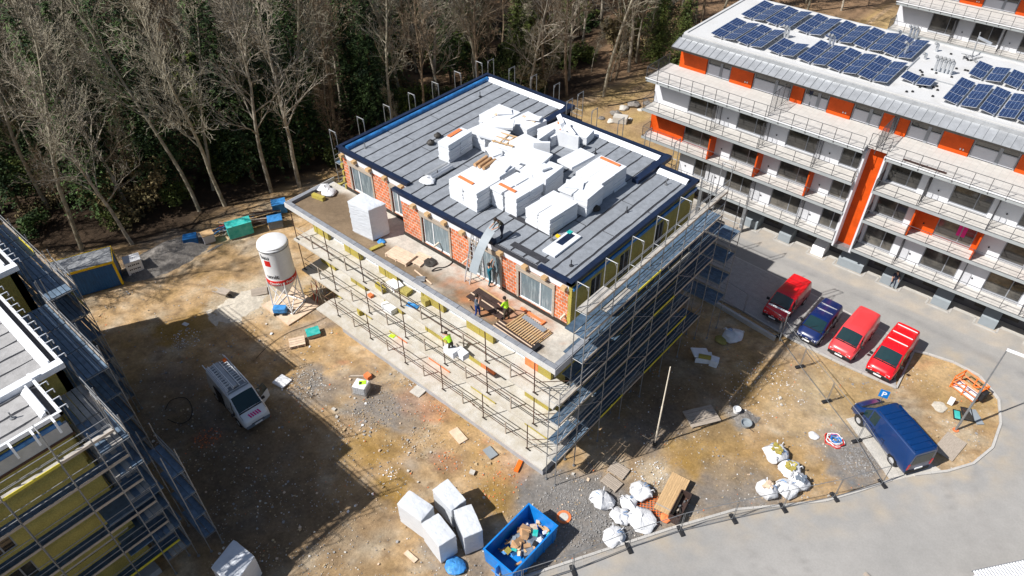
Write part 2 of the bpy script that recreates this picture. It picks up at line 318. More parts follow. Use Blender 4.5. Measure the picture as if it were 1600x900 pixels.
def axis(lo, hi, step, ends):
    a = [lo+i*step for i in range(int((hi-lo)/step)+1)]; l = list(a)
    d = step; x = lo
    while x > ends[0]: d *= 1.22; x -= d; l.insert(0, x)
    d = step; x = a[-1]
    while x < ends[1]: d *= 1.22; x += d; l.append(x)
    return l
def tinted(name, xs, ys, zf, cf, mat, kind=None, parent=None, loc=None):
    v = []; f = []; cs = []
    for y in ys:
        for x in xs: v.append((x, y, zf(x, y))); cs += [*cf(x, y), 1.0]
    nx = len(xs)
    for j in range(len(ys)-1):
        for i in range(nx-1): k = j*nx+i; f.append((k, k+1, k+1+nx, k+nx))
    me = bpy.data.meshes.new(name); me.from_pydata(v, [], f)
    a = me.color_attributes.new('tint', 'FLOAT_COLOR', 'POINT'); a.data.foreach_set('color', cs)
    me.materials.append(mat); me.polygons.foreach_set('use_smooth', [True]*len(me.polygons))
    o = bpy.data.objects.new(name, me); COL.objects.link(o)
    if kind: o['kind'] = kind
    if parent: o.parent = parent
    if loc: o.location = loc
    return o
m['ground'] = paintmat('site_ground', 0.95, 0.7, 5.0, fine=0.2)
m['wetfloor'] = paintmat('terrace_floor', 0.8, 0.1, 5.0, fine=0.15)
RUTS = [(-8,-30,24.0),(-8,-30,25.7),(-24,14,19.5),(-24,14,21.2),(22,16,15.0),(22,16,16.7),(24,2,17.5),(24,2,19.2)]
def gz(x, y):
    h = -0.035 + fbm(x, y, 3.0, 3)*0.05 + fbm(x, y+9, 0.8, 2)*0.05
    if -32 < x < 12 and -22 < y < 22:
        for cx, cy, r in RUTS:
            d = abs(math.hypot(x-cx, y-cy)-r); h -= .07*max(0, 1-d/.28); h += .035*max(0, 1-abs(d-.42)/.2)
    fx = seg_x(y, FOREST)
    if x < fx: h += min(1.5, (fx-x)*0.05)*max(0, 0.6+fbm(x, y, 20, 2))
    return min(h, 0.012) if x > -38 else h
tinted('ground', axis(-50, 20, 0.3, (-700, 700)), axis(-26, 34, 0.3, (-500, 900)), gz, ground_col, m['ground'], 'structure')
# ---------------------------------------------------------------- road
def P2(l, z=0): return [(at(u, v, z).x, at(u, v, z).y) for u, v in l]
site_edge = P2([(940,862),(1050,826),(1150,797),(1230,790),(1290,783),(1345,767),(1392,751)])
isl = P2([(1428,743),(1480,737),(1520,725),(1550,700),(1563,662),(1560,625),(1530,588),(1490,567),(1450,554),(1428,549)])
site_edge = [(-1.5,-14.5),(1.6,-9.3),(3.9,-5.4)] + site_edge[0:]
bay_top = [(12.4,27.2),(5.0,27.9),(-4.0,28.3),(-14,28.6),(-22,29)]
poly = site_edge + isl + bay_top + [(-26,34.0),(80,34.0),(80,-70),(-10,-70)]
def asphalt_col(x, y):
    n = fbm(x, y, 6, 3); n2 = fbm(x, y, 1.2, 3)
    c = mixc((0.285,0.275,0.26), (0.335,0.32,0.30), min(1, max(0, 0.5+n*1.5+n2*0.5)))
    d = abs(y - (30.1 + 0.25*sin(x*0.2)) + 0.03*(x-5)); c = mixc(c, (0.14,0.14,0.15), max(0, 0.55-d*1.1)*max(0.1, 0.6+n2*1.5)) if d < 0.5 else c
    ed_ = min(math.hypot(x-a_, y-b_) for a_, b_ in site_edge+isl)
    if ed_ < 3.0: c = mixc(c, (0.42,0.34,0.24), min(.6, max(0, (3.0-ed_)*.22*(.4+n2*2.5))))
    for k, (cx, cy, r) in enumerate([(12.5,6.0,6.5),(20,12,11.5),(12.0,1.0,5.0),(8,-12,14.5),(8,-12,16.2),(30,20,9.5),(30,20,11.1),(2,-22,22),(2,-22,23.6)]):
        dd = abs(math.hypot(x-cx, y-cy)-r-n2*0.3)
        if dd < 0.22: c = mixc(c, (0.17,0.16,0.15), (0.22-dd)*2.2*max(0, 0.35+n*1.5))
    if y > 31.2: c = mixc(c, (0.45,0.38,0.30), min(0.7, max(0, 0.35+n2)))
    return c
m['asphalt'] = paintmat('dusty_asphalt', 0.9, 0.1, 9.0, fine=0.06, big=0.04)
def inside(x, y, pg):
    c = False; n = len(pg)
    for i in range(n):
        x1, y1 = pg[i]; x2, y2 = pg[(i+1) % n]
        if (y1 > y) != (y2 > y) and x < (x2-x1)*(y-y1)/(y2-y1)+x1: c = not c
    return c
def clipped_sheet(name, pg, z, res, cf, mat, thick=0.0):
    "a flat sheet of the outline pg, cut into a grid fine enough to carry its tint"
    import bmesh
    bm = bmesh.new(); vs = [bm.verts.new((x, y, z)) for x, y in pg]; bm.faces.new(vs)
    xs = [p[0] for p in pg]; ys = [p[1] for p in pg]
    def cuts(lo, hi, r0, far):
        l = []; x = max(lo, far[0]); 
        while x < min(hi, far[1]): l.append(x); x += r0
        return l
    for x in cuts(min(xs), max(xs), res, (-30, 30)):
        bmesh.ops.bisect_plane(bm, geom=bm.verts[:]+bm.edges[:]+bm.faces[:], plane_co=(x,0,0), plane_no=(1,0,0))
    for y in cuts(min(ys), max(ys), res, (-26, 34)):
        bmesh.ops.bisect_plane(bm, geom=bm.verts[:]+bm.edges[:]+bm.faces[:], plane_co=(0,y,0), plane_no=(0,1,0))
    bmesh.ops.recalc_face_normals(bm, faces=bm.faces)
    me = bpy.data.meshes.new(name); bm.to_mesh(me); bm.free()
    cs = []
    for v in me.vertices: cs += [*cf(v.co.x, v.co.y), 1.0]
    a = me.color_attributes.new('tint', 'FLOAT_COLOR', 'POINT'); a.data.foreach_set('color', cs); me.materials.append(mat)
    if len(me.polygons) and me.polygons[0].normal.z < 0: me.flip_normals()
    o = bpy.data.objects.new(name, me); COL.objects.link(o); o['kind'] = 'structure'; return o
clipped_sheet('road', poly, 0.03, 0.36, asphalt_col, m['asphalt'])
bay = [(12.42,27.2),(5.0,27.9),(-4.0,28.3)] + P2([(1082,447),(1160,486),(1240,533),(1320,572),(1400,607)])
def flat(name, pts, z0, z1, mat):
    o = MB().prism(pts, z0, z1).build(name, mat); o['kind'] = 'structure'; return o
flat('parking_bay', [bay[0]]+[bay[1]]+[bay[2]]+[(-4.6,22.6)]+bay[4:], 0.0, 0.04, m['paver'])
flat('concrete_pad', P2([(1322,655),(1342,650),(1470,735),(1392,752)]), 0.0, 0.045, m['concrete'])
def kerb(name, pts, wd=0.16, z=0.12):
    mb = MB()
    pts = [Vector((p[0], p[1], 0)) for p in pts]
    dense = []
    for a, b in zip(pts[:-1], pts[1:]):
        n = max(1, int((b-a).length/1.0)); dense += [a.lerp(b, i/n) for i in range(n)]
    dense.append(pts[-1])
    for a, b in zip(dense[:-1], dense[1:]):
        d = (b-a).normalized(); nrm = Vector((-d.y, d.x, 0))*wd/2; a2 = a+d*0.012; b2 = b-d*0.012
        mb.hexa([a2-nrm, b2-nrm, b2+nrm, a2+nrm]+[q+Vector((0,0,z)) for q in (a2-nrm, b2-nrm, b2+nrm, a2+nrm)])
    o = mb.build(name, m['kerb'], bevel=0); o['kind'] = 'structure'; return o
kerb('kerb', site_edge); kerb('kerb', isl); kerb('kerb', [isl[-1], P2([(1400,607)])[0]], 0.14); kerb('kerb', P2([(1400,607),(1320,572),(1240,533),(1160,486),(1082,447)]), 0.14)
kerb('kerb', [(12.4,27.2),(5.0,27.9),(-4.0,28.3),(-14,28.6)], 0.12, 0.045)
bx = [(-3.45,-2.1),(-0.0,1.1),(3.1,4.2),(5.5,7.6),(9.2,10.6),(13.3,14.6),(16.9,18.1),(20.5,21.8)]   # plinth kerb steps round the vent housings
kp = [(-9.0,33.6)]
for a, b in bx: kp += [(a-0.25,33.6),(a-0.25,32.75),(b+0.25,32.75),(b+0.25,33.6)]
kerb('kerb', kp+[(30,33.6)], 0.14, 0.06)
flat('gravel_strip', [(-9,33.62),(30,33.62),(30,34.5),(-9,34.5)], 0.0, 0.036, m['concrete'])
# ---------------------------------------------------------------- block of flats under construction (two alike)
XO0, XO1 = -23.7, -1.42
RO = [(XO0,4.1),(-16.1,4.1),(-16.1,3.08),(XO1,3.08),(XO1,17.28),(-4.7,17.28),(-4.7,18.7),(-14.5,18.7),(-14.5,20.36),(XO0,20.36)]   # roof outline
def beamline(mb, pts, wd, z0, z1, mi=0, over=0):
    for (xa, ya), (xb, yb) in zip(pts[:-1], pts[1:]):
        a = Vector((xa,ya,0)); b = Vector((xb,yb,0)); d = (b-a).normalized(); n = Vector((-d.y,d.x,0)); a -= d*over; b += d*over
        q = [a, b, b+n*wd, a+n*wd]
        if wd < 0: q = [q[3], q[2], q[1], q[0]]
        mb.hexa([Vector((p.x,p.y,z0)) for p in q]+[Vector((p.x,p.y,z1)) for p in q], mi)
    return mb
def wall_with_holes(mb, x0, x1, y0, y1, z0, z1, holes, mi=0):
    "wall along x, holes = (xa, xb, za, zb)"
    x = x0
    for xa, xb, za, zb in sorted(holes):
        if xa > x: mb.box(x, y0, z0, xa, y1, z1, mi)
        if za > z0: mb.box(xa, y0, z0, xb, y1, za, mi)
        if zb < z1: mb.box(xa, y0, zb, xb, y1, z1, mi)
        x = xb
    if x < x1: mb.box(x, y0, z0, x1, y1, z1, mi)
def wall_y(mb, y0, y1, x0, x1, z0, z1, holes, mi=0):
    y = y0
    for a, b, za, zb in sorted(holes):
        if a > y: mb.box(x0, y, z0, x1, a, z1, mi)
        if za > z0: mb.box(x0, a, z0, x1, b, za, mi)
        if zb < z1: mb.box(x0, a, zb, x1, b, z1, mi)
        y = b
    if y < y1: mb.box(x0, y, z0, x1, y1, z1, mi)
def window(parent, x0, x1, z0, z1, y, mats, face=-1, split=0.62, name='window', along='x'):
    fr, gl = mats; t = 0.07; mb = MB(); pn = []
    xs = x0+(x1-x0)*split
    def bx_(mb_, a, za, b, zb, d0, d1):
        if along == 'x': mb_.box(a, min(y+face*d0, y+face*d1), za, b, max(y+face*d0, y+face*d1), zb)
        else: mb_.box(min(y+face*d0, y+face*d1), a, za, max(y+face*d0, y+face*d1), b, zb)
    for a, b in ((x0, x0+t), (x1-t, x1), (xs-t/2, xs+t/2)): bx_(mb, a, z0, b, z1, -0.05, 0.03)
    bx_(mb, x0+t, z0, xs-t/2, z0+t, -0.05, 0.028); bx_(mb, xs+t/2, z0, x1-t, z0+t, -0.05, 0.028)
    bx_(mb, x0+t, z1-t, xs-t/2, z1, -0.05, 0.028); bx_(mb, xs+t/2, z1-t, x1-t, z1, -0.05, 0.028)
    w_ = mb.build(name, fr, parent)
    for a, b in ((x0+t, xs-t/2), (xs+t/2, x1-t)):
        q = MB(); bx_(q, a, z0+t, b, z1-t, -0.03, -0.005); q.build('pane', gl, w_)
    return w_
AW = [(-22.8,-20.3,9.98,12.35,'w'),(-18.35,-16.75,9.98,12.35,'w'),(-14.1,-11.45,9.98,12.4,'w'),(-9.6,-7.0,9.75,12.45,'d'),(-5.6,-2.85,9.98,12.35,'w')]
def block(ox, oy, label, front=True):
    B = thing('unfinished_block', label, 'building', (ox, oy, 0))
    def bd(mb, name, mat, **k): return mb.build(name, mat, B, **k)
    # foundation and floor slabs
    mb = MB(); mb.box(-20.6,-0.42,-0.3,-0.28,17.0,0.46); bd(mb, 'foundation', m['plinth'])
    levels = [(0.6,-23.8,-0.3),(3.6,-25.35,0.0),(6.6,-25.4,0.0)]
    for k, (z, xa, xb) in enumerate(levels):
        mb = MB(); mb.box(xa if k else -23.8, -0.02 if k else -0.46, z-0.15, xb, 1.95, z); bd(mb, 'balcony_slab', m['slab'])
        mb = MB(); mb.box(-24.9, 1.95, z-0.2, -1.6, 16.9, z); bd(mb, 'floor_slab', m['concrete'])
    # lower storeys: outside walls
    for k, z in enumerate((0.6, 3.6, 6.6)):
        zt = z+2.8
        holes = [(-23.1,-21.2,z+0.05,zt-0.25),(-19.35,-17.3,z+0.05,zt-0.25),(-15.3,-12.9,z+0.05,zt-0.25),(-10.7,-8.6,z+0.05,zt-0.25),(-6.2,-3.55,z+0.05,zt-0.25)]
        mb = MB(); wall_with_holes(mb, -24.9, -1.6, 1.85, 2.15, z, zt, holes); bd(mb, 'front_wall', m['concrete'])
        for (xa, xb, za, zb) in holes: window(B, xa, xb, za, zb, 1.95, (m['frame_white'], m['glass_film']))
        # insulation boards glued between the windows
        edges = [-24.9]+[q for h in holes for q in h[:2]]+[-1.46]
        for a, b in zip(edges[0::2], edges[1::2]):
            n = max(1, round((b-a)/1.25)); 
            for i in range(n):
                mt = m['wool']
                if random.random() < 0.12: mt = m['terracotta']
                mb = MB(); mb.box(a+(b-a)*i/n+0.012, 1.58+random.uniform(-.01,.01), z+0.02, a+(b-a)*(i+1)/n-0.012, 1.84, zt-0.12-0.02); bd(mb, 'insulation_board', mt)
        for i, (a, b) in enumerate(zip(edges[0::2], edges[1::2])):       # wall light stub on each pier
            mb = MB(); mb.obox(((a+b)/2, 1.6, z+1.9), (0.28,0.12,0.14)); bd(mb, 'fixing_block', m['cream'])
        sh = [(3.2,4.4,z+0.7,z+2.3),(7.4,8.6,z+0.7,z+2.3),(11.5,12.7,z+0.7,z+2.3)]
        mb = MB(); wall_y(mb, 2.15, 17.2, -1.75, -1.55, z, z+3.0-0.2, sh); bd(mb, 'side_wall', m['wool_dark'])
        for a, b, za, zb in sh: window(B, a, b, za, zb, -1.62, (m['frame'], m['glass']), 1, 0.5, along='y')
        mb = MB(); mb.box(-24.9,16.9,z,-14.6,19.9,zt+0.2); mb.box(-14.6,16.9,z,-4.8,18.5,zt+0.2); bd(mb, 'back_wall', m['wool_dark'])
        mb = MB(); mb.box(-24.9,2.15,z,-24.6,16.9,zt+0.2); bd(mb, 'end_wall', m['wool_dark'])
    # terrace slab, fascia, coping blocks
    mb = MB(); mb.box(-25.4,0.02,9.5,0.0,4.4,9.62); mb.box(-25.4,-0.02,9.5,0.0,0.02,9.9); mb.box(-25.44,-0.02,9.5,-25.4,4.6,9.9); bd(mb, 'terrace_slab', m['fascia'])
    mb = MB(); mb.box(0.0,-0.02,9.35,0.035,3.1,9.9); bd(mb, 'edge_flashing', m['plinth'])
    x = -25.38
    while x < -0.4:
        l = min(0.98, -0.02-x); mb = MB(); mb.box(x+0.012, 0.025, 9.66, x+l-0.012, 0.34, 9.93+random.uniform(-.012,.012)); bd(mb, 'coping_block', m['roofcap']); x += l
    for xx in (-25.38, -0.34):
        y = 0.36
        while y < 3.0:
            mb = MB(); mb.box(xx, y+0.012, 9.66, xx+0.32, min(y+0.98,4.4)-0.012, 9.93+random.uniform(-.012,.012)); bd(mb, 'coping_block', m['roofcap']); y += 0.98
    # terrace floor
    def tc(x, y):
        n = fbm(x, y, 2.5, 3); n2 = fbm(x, y, 0.7, 2)
        c = mixc((0.46,0.42,0.36), (0.52,0.49,0.43), 0.5+n)
        wet = 1.3 - abs(y-0.9-0.4*sin(x*0.5))*0.85 + n*1.6
        if x > -4.5: wet = (0.9-abs(x+2.6)*0.4-abs(y-0.8)*0.8)+n if y < 2 else -1+n*2
        if x < -19: wet += 1.0
        c = mixc(c, (0.165,0.11,0.06), min(0.92, max(0, wet)))
        r = 0.9 - math.hypot((x+6.5)/5.0, (y-2.2)/1.8) + n2*0.9
        c = mixc(c, (0.42,0.17,0.07), min(0.75, max(0, r*1.3)))
        return c
    xs = [-25.06+i*0.25 for i in range(100)]; xs[-1] = -0.35
    tinted('terrace_floor', xs, [0.345+i*0.25 for i in range(17)], lambda x, y: 9.68, tc, m['wetfloor'], parent=B)
    # top storey
    z0, z1 = 9.68, 13.05
    mb = MB()
    wall_with_holes(mb, -23.55, -16.0, 4.4, 4.7, z0, z1, [h[:4] for h in AW[:2]])
    bd(mb, 'brick_wall', m['brick'])
    mb = MB(); wall_with_holes(mb, -16.0, -1.6, 3.35, 3.65, z0, z1, [h[:4] for h in AW[2:]]); mb.box(-16.0,3.65,z0,-15.7,4.7,z1); bd(mb, 'brick_wall', m['brick'])
    mb = MB(); mb.box(-23.56,4.36,12.5,-16.02,4.4,13.2); mb.box(-16.02,3.31,12.52,-1.6,3.35,13.2); bd(mb, 'ring_beam', m['render_white'] if front else m['concrete'])
    mb = MB(); mb.box(-23.5,4.33,z0,-16.0,4.39,z0+0.26); mb.box(-16.0,3.28,z0,-9.7,3.34,z0+0.26); mb.box(-6.9,3.28,z0,-1.6,3.34,z0+0.26); bd(mb, 'base_flashing', m['steel_dark'])
    for xa, xb, za, zb, t in AW:
        yy = 4.4 if xa < -16.1 else 3.35
        w_ = window(B, xa+0.1, xb-0.1, za, zb-0.25, yy+0.1, (m['frame_white'], m['glass_film']), -1, 0.36 if xa < -9 else 0.62)
        mb = MB(); mb.box(xa-0.12, yy-0.1, zb-0.25, xb+0.12, yy-0.004, zb+0.1); bd(mb, 'shutter_box', m['timber_grey'] if xa > -23 else m['frame'])
        mb = MB(); mb.box(xa-0.1, yy-0.06, za-0.1, xa+0.06, yy-0.004, zb-0.26); mb.box(xb-0.06, yy-0.06, za-0.1, xb+0.1, yy-0.004, zb-0.26); bd(mb, 'window_reveal', m['timber_grey'])
    for xq in (-23.3,-21.9,-20.3,-18.6,-16.9,-14.6,-13.2,-11.7,-10.1,-8.3,-6.9,-4.9,-3.4,-2.0):       # wooden corbel blocks under the roof edge
        yy = 4.36 if xq < -16.1 else 3.31
        mb = MB(); mb.obox((xq, yy-0.16, 12.66), (0.34,0.3,0.22), jit=0.02); bd(mb, 'corbel_block', m['timber'])
    for xq in (-16.6,-9.95,-1.95,-12.6):
        yy = 4.4 if xq < -16.1 else 3.35
        mb = MB(); mb.tube((xq,yy+0.02,10.6),(xq,yy-0.45,10.55),0.07,10); bd(mb, 'drain_stub', m['cream'])
    def wallside(mb, y0, y1, za, zb): mb.box(-1.6, y0, za, -1.45, y1, zb)
    sh = [(5.2,6.3,10.4,12.3),(8.2,9.3,10.4,12.3),(12.3,13.3,10.4,12.3)]
    mb = MB(); wall_y(mb, 3.3, 17.0, -1.75, -1.5, z0-0.28, z1, sh); bd(mb, 'side_insulation', m['wool_dark'])
    for a, b, za, zb in sh: window(B, a, b, za, zb, -1.58, (m['frame'], m['glass']), 1, 0.5, along='y')
    for k in range(5):      # toothed edge of the boards at the front corner
        mb = MB(); mb.box(-1.62-0.1*(k%2), 3.24, z0+0.02+k*0.64, -1.47, 3.36, z0+0.62+k*0.64); bd(mb, 'insulation_board', m['wool'])
        mb = MB(); mb.box(-23.72-0.08*(k%2), 4.3, z0+0.02+k*0.6, -23.56, 4.5, z0+0.4+k*0.6); bd(mb, 'insulation_board', m['wool'])
    mb = MB(); mb.box(-23.55,19.8,z0,-14.6,20.2,z1); mb.box(-14.6,18.2,z0,-4.8,18.55,z1); mb.box(-4.8,16.8,z0,-1.6,17.1,z1); mb.box(-14.75,18.55,z0,-14.6,20.2,z1); mb.box(-4.95,17.1,z0,-4.8,18.55,z1)
    bd(mb, 'back_wall', m['wool_dark']); mb = MB(); mb.box(-23.55,4.7,z0,-23.3,19.8,z1); bd(mb, 'end_wall', m['wool_dark'])
    mb = MB(); mb.box(-1.46,3.3,12.75,-1.36,17.0,12.98); bd(mb, 'gutter_film', m['bluefilm'])
    mb = MB()
    for k in range(3): mb.box(-23.4,16.9,z0-0.28,-4.9,18.4,z0)
    # roof deck and felt
    mb = MB(); mb.prism([(x+(0.1 if x < -20 else -0.1 if x > -2 else 0), y+(0.1 if y < 10 else -0.1)) for x, y in RO], 13.05, 13.14); bd(mb, 'roof_deck', m['bitumen'])
    x = -23.25; k = 0; felt = m['felt'] if front else m['felt_light']
    while x < -1.9:
        w_ = min(1.0, -1.75-x); xm = x+w_/2
        ya = 4.45 if x < -16.6 else 3.45; yb = 19.95 if x+w_ < -14.4 else (18.3 if x+w_ < -4.6 else 16.85)
        ym = 8.5+random.uniform(-0.2,0.2)+ (3.6 if k % 2 else 0)
        for a, b in ((ya, ym), (ym+0.08, yb)):
            mb = MB(); ns = 9; zt_ = 13.165+random.uniform(0,0.012); wl = [(x+0.07+random.uniform(-.04,.04), x+w_-0.06+random.uniform(-.04,.03)) for _ in range(ns+1)]
            ys_ = [a+(b-a)*q/ns for q in range(ns+1)]; base = len(mb.v)
            for (l_, r_), yq in zip(wl, ys_): mb.v += [(l_,yq,13.14),(r_,yq,13.14),(r_,yq,zt_),(l_,yq,zt_)]
            for q in range(ns):
                k0 = base+q*4
                for e in range(4): f_ = (e+1)%4; mb.f.append((k0+e,k0+f_,k0+4+f_,k0+4+e)); mb.m.append(0)
            mb.f.append((base+3,base+2,base+1,base)); mb.f.append((base+ns*4,base+ns*4+1,base+ns*4+2,base+ns*4+3)); mb.m += [0,0]
            mb.f = [tuple(reversed(f)) for f in mb.f]
            bd(mb, 'felt_strip', felt)
        x += w_; k += 1
    # parapet caps
    cap = [([(XO0,4.1),(-16.1,4.1)],0.34),([(-16.5,3.08),(-7.4,3.08)],0.34),([(-3.9,3.08),(XO1,3.08)],0.34),([(XO1,3.08),(XO1,17.28)],0.36),
           ([(XO1,17.28),(-5.1,17.28)],0.3),([(-4.7,18.7),(-14.9,18.7)],0.3),([(-14.5,20.36),(XO0,20.36)],0.3),([(XO0,20.36),(XO0,4.1)],0.3)]
    capm = m['navy'] if front else m['whitefilm']
    for pts, wd in cap:
        if not front: wd = 0.14
        bd(beamline(MB(), pts, wd, 13.2, 13.42+random.uniform(-.004,.004)), 'parapet_cap', capm)
    mb = MB(); mb.box(-4.95,14.4,13.12,-4.45,18.7,13.46); bd(mb, 'parapet_cap', capm); mb = MB(); mb.box(-14.8,16.4,13.12,-14.3,20.36,13.46); bd(mb, 'parapet_cap', capm)
    mb = MB(); mb.box(-7.4,3.1,13.1,-3.9,3.3,13.24); bd(mb, 'open_upstand', m['bitumen'])
    mb = MB(); mb.box(-6.6,3.75,13.18,-3.9,4.2,13.22); bd(mb, 'bitumen_strip', m['bitumen']); mb = MB(); mb.box(-8.7,6.0,13.18,-5.4,6.4,13.21); bd(mb, 'bitumen_strip', m['bitumen'])
    # white cant strips along the back, blue film along the left edge
    def cant(x0, x1, y, name, mat, d=-0.42, h=0.24):
        mb = MB(); mb.hexa([(x0,y,13.15),(x0,y+d,13.15),(x1,y+d,13.15),(x1,y,13.15),(x0,y,13.15+h),(x0,y+d*0.5,13.15+h*0.8),(x1,y+d*0.5,13.15+h*0.8),(x1,y,13.15+h)]); bd(mb, name, mat)
    cant(-22.9,-15.0,19.94,'cant_strip',m['whitefilm']); cant(-14.0,-5.1,18.28,'cant_strip',m['whitefilm']); cant(-4.3,-2.0,16.86,'cant_strip',m['whitefilm'])
    for (xa, xb, yy) in ((-23.1,-15.0,20.2),(-14.2,-5.1,18.55),(-4.3,-2.0,17.1)):
        mb = MB(); mb.box(xa, yy-0.36, 13.15, xb, yy-0.27, 13.5 if not front else 13.36); bd(mb, 'cant_strip', m['whitefilm'])
    if front:
        mb = MB(); mb.tube((-23.05,4.6,13.28),(-23.05,19.7,13.28),0.2,10); bd(mb, 'film_roll', m['bluefilm'], smooth=40)
    for i, (hx, hy) in enumerate([(-22.2,5.6),(-21.4,17),(-17.8,13.4),(-15.5,6.4),(-12.5,17.2),(-9.0,15.8),(-5.0,5.8),(-3.2,11.2),(-3.0,15.6),(-2.6,4.6),(-12.1,11.0),(-10.6,12.4)]):   # pipe stubs and tie posts on the roof
        mb = MB(); mb.tube((hx,hy,13.17),(hx,hy,13.62),0.035,7); mb.tube((hx,hy,13.17),(hx,hy,13.24),0.12,8); bd(mb, 'roof_stub', m['bitumen'] if i % 2 else m['galv'])
    return B
BF = block(0, 0, 'unfinished block with grey felt roof, orange brick top storey and long balconies on site', True)
BL_ = block(-12.6, -36.97, 'unfinished block cut by the left edge with grey roof and stepped white edges', False)
# extra details of the left block: white brackets on its roof edge, grey attic panels
z1 = 13.35
for (xa, xb, yy) in ((-34,-27.2,-16.61),(-27.0,-17.4,-18.27),(-17.1,-14.1,-19.69)):
    x = xa
    while x < xb:
        mb = MB(); mb.tube((x-BL_.location.x, yy-BL_.location.y-0.1, 13.5),(x-BL_.location.x, yy-BL_.location.y+0.32, 13.5),0.03,6); mb.tube((x-BL_.location.x, yy-BL_.location.y+0.32,13.5),(x-BL_.location.x, yy-BL_.location.y+0.32,13.25),0.03,6); mb.build('edge_bracket', m['whitefilm'], BL_); x += 0.72
y = -20.2
while y > -31:
    mb = MB(); X = -14.02-BL_.location.x; Y = y-BL_.location.y
    mb.box(X-0.02,Y-0.05,13.44,X+0.5,Y+0.05,13.5); mb.box(X+0.42,Y-0.05,12.7,X+0.5,Y+0.05,13.44); mb.build('edge_bracket', m['whitefilm'], BL_); y -= 0.95
mb = MB(); mb.box(-1.5, 3.3, 12.0, -1.34, 17.2, 12.75); mb.build('attic_panel', m['zinc'], BL_)
mb = MB(); mb.box(-1.5, 3.3, 11.86, -1.31, 17.25, 12.0); mb.build('red_edge_profile', m['rust'], BL_)
# ---------------------------------------------------------------- scaffolding
def scaffold(label, origin, d, nrm, wd, nb, L, levels, ztop, toes=None, first_lit=False, group=None, brace=(1,4), skip=(), rails=True, deckmat=None, frames=True, bluef=0.6, topstrip=False, lit=0, inner=False):
    """bays run along d from origin (inner line), nrm points away from the wall"""
    T = thing('scaffold', label, 'scaffold', (origin[0], origin[1], 0), math.atan2(d[1], d[0]), group)
    s = 1 if (d[0]*nrm[1]-d[1]*nrm[0]) > 0 else -1        # local y side
    W = wd*s
    st = MB().tube((0,0,0),(0,0,ztop),0.03,6).build('standard', m['galv'], T)
    for z in [l+1.95 for l in levels if l+1.95 < ztop]: pass
    for i in range(nb+1):
        for yy in (0, W):
            if i == 0 and yy == 0: continue
            inst(st, T, (i*L, yy, 0))
    foot = MB().tube((0,0,0),(0,0,0.06),0.09,8).build('base_plate', m['galv'], T)
    for i in range(nb+1):
        for yy in (0, W):
            if i or yy: inst(foot, T, (i*L, yy, 0))
    nP = max(2, round(wd/0.32)); pw = wd/nP
    pl = {}
    mats = [m['deck'], m['deckblue']] if not deckmat else [deckmat, deckmat]
    for q, mt in enumerate(mats):
        mb = MB(); mb.box(0.04, -pw/2+0.02, -0.05, L-0.04, pw/2-0.02, 0.0); pl[q] = mb
    made = {}
    def part(key, mb, name, mt, loc):
        if key not in made: made[key] = mb.build(name, mt, T); made[key].location = loc
        else: inst(made[key], T, loc)
    for k, z in enumerate(levels):
        for i in range(nb):
            if (k, i) in skip: continue
            for j in range(nP):
                q = 1 if random.random() < bluef else 0
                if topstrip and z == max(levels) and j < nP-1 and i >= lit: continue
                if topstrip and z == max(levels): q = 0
                elif topstrip and random.random() < .85: part('pd', pl[0], 'plank', m['deckshade'], (i*L, W*(j+0.5)/nP, z)); continue
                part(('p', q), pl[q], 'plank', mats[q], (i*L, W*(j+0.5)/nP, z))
            if inner and not (topstrip and z == max(levels)): part('pi', MB().box(0.02,-0.31,-0.05,L-0.02,0.31,0.0), 'plank', m['deckshade'], (i*L, -s*0.36, z))  # extra inner planks, added to close light gaps in the ground shadow
            if rails:
                part('r', MB().tube((0,0,0),(L,0,0),0.024,6), 'guard_rail', m['galv'], (i*L, W, z+1.0))
                part('r', None, '', None, (i*L, W, z+0.5))
            tm = 'toeyellow' if random.random() < (toes or 0.2) else 'timber_grey'
            part(('t', tm), MB().box(0.03,-0.02,0.0,L-0.03,0.02,0.16), 'toe_board', m[tm], (i*L, W+0.035*s, z))
            part('l', MB().tube((0,0,0),(L,0,0),0.022,6), 'ledger', m['galv'], (i*L, 0, z-0.08))
        for i in range(nb+1):
            if (k, min(i, nb-1)) in skip: continue
            part('tr', MB().tube((0,0,0),(0,W,0),0.022,6), 'transom', m['galv'], (i*L, 0, z-0.08))
    for i in brace:
        if i < nb:
            for k in range(len(levels)-1):
                za, zb = sorted(levels[k:k+2])
                a, b = ((0,0,0),(L,0,zb-za)) if k % 2 else ((L,0,0),(0,0,zb-za))
                part(('b', k % 2, round(zb-za, 1)), MB().tube(a, b, 0.02, 6), 'diagonal_brace', m['galv'], (i*L, W, za))
    if frames:      # goal-post frames above the top deck
        zt = max(levels)
        for i in range(nb+1): part('f', MB().tube((0,0,0),(0,W,0),0.028,6).tube((0,W*0.25,0),(0,0,-0.3),0.018,5).tube((0,W*0.75,0),(0,W,-0.3),0.018,5), 'top_frame', m['galv'], (i*L, 0, ztop-0.03))
    return T
lv = [2.45,4.2,6.05,7.9,9.8,11.7,13.55]
SC1 = scaffold('tall shaded scaffold along the right side of the block on site', (0.06,1.5), (0,1), (1,0), 0.74, 6, 2.57, lv[::-1], 15.5, 0.12, brace=(0,2,4), skip=((5,5),(4,5)), topstrip=True, lit=1, inner=True)
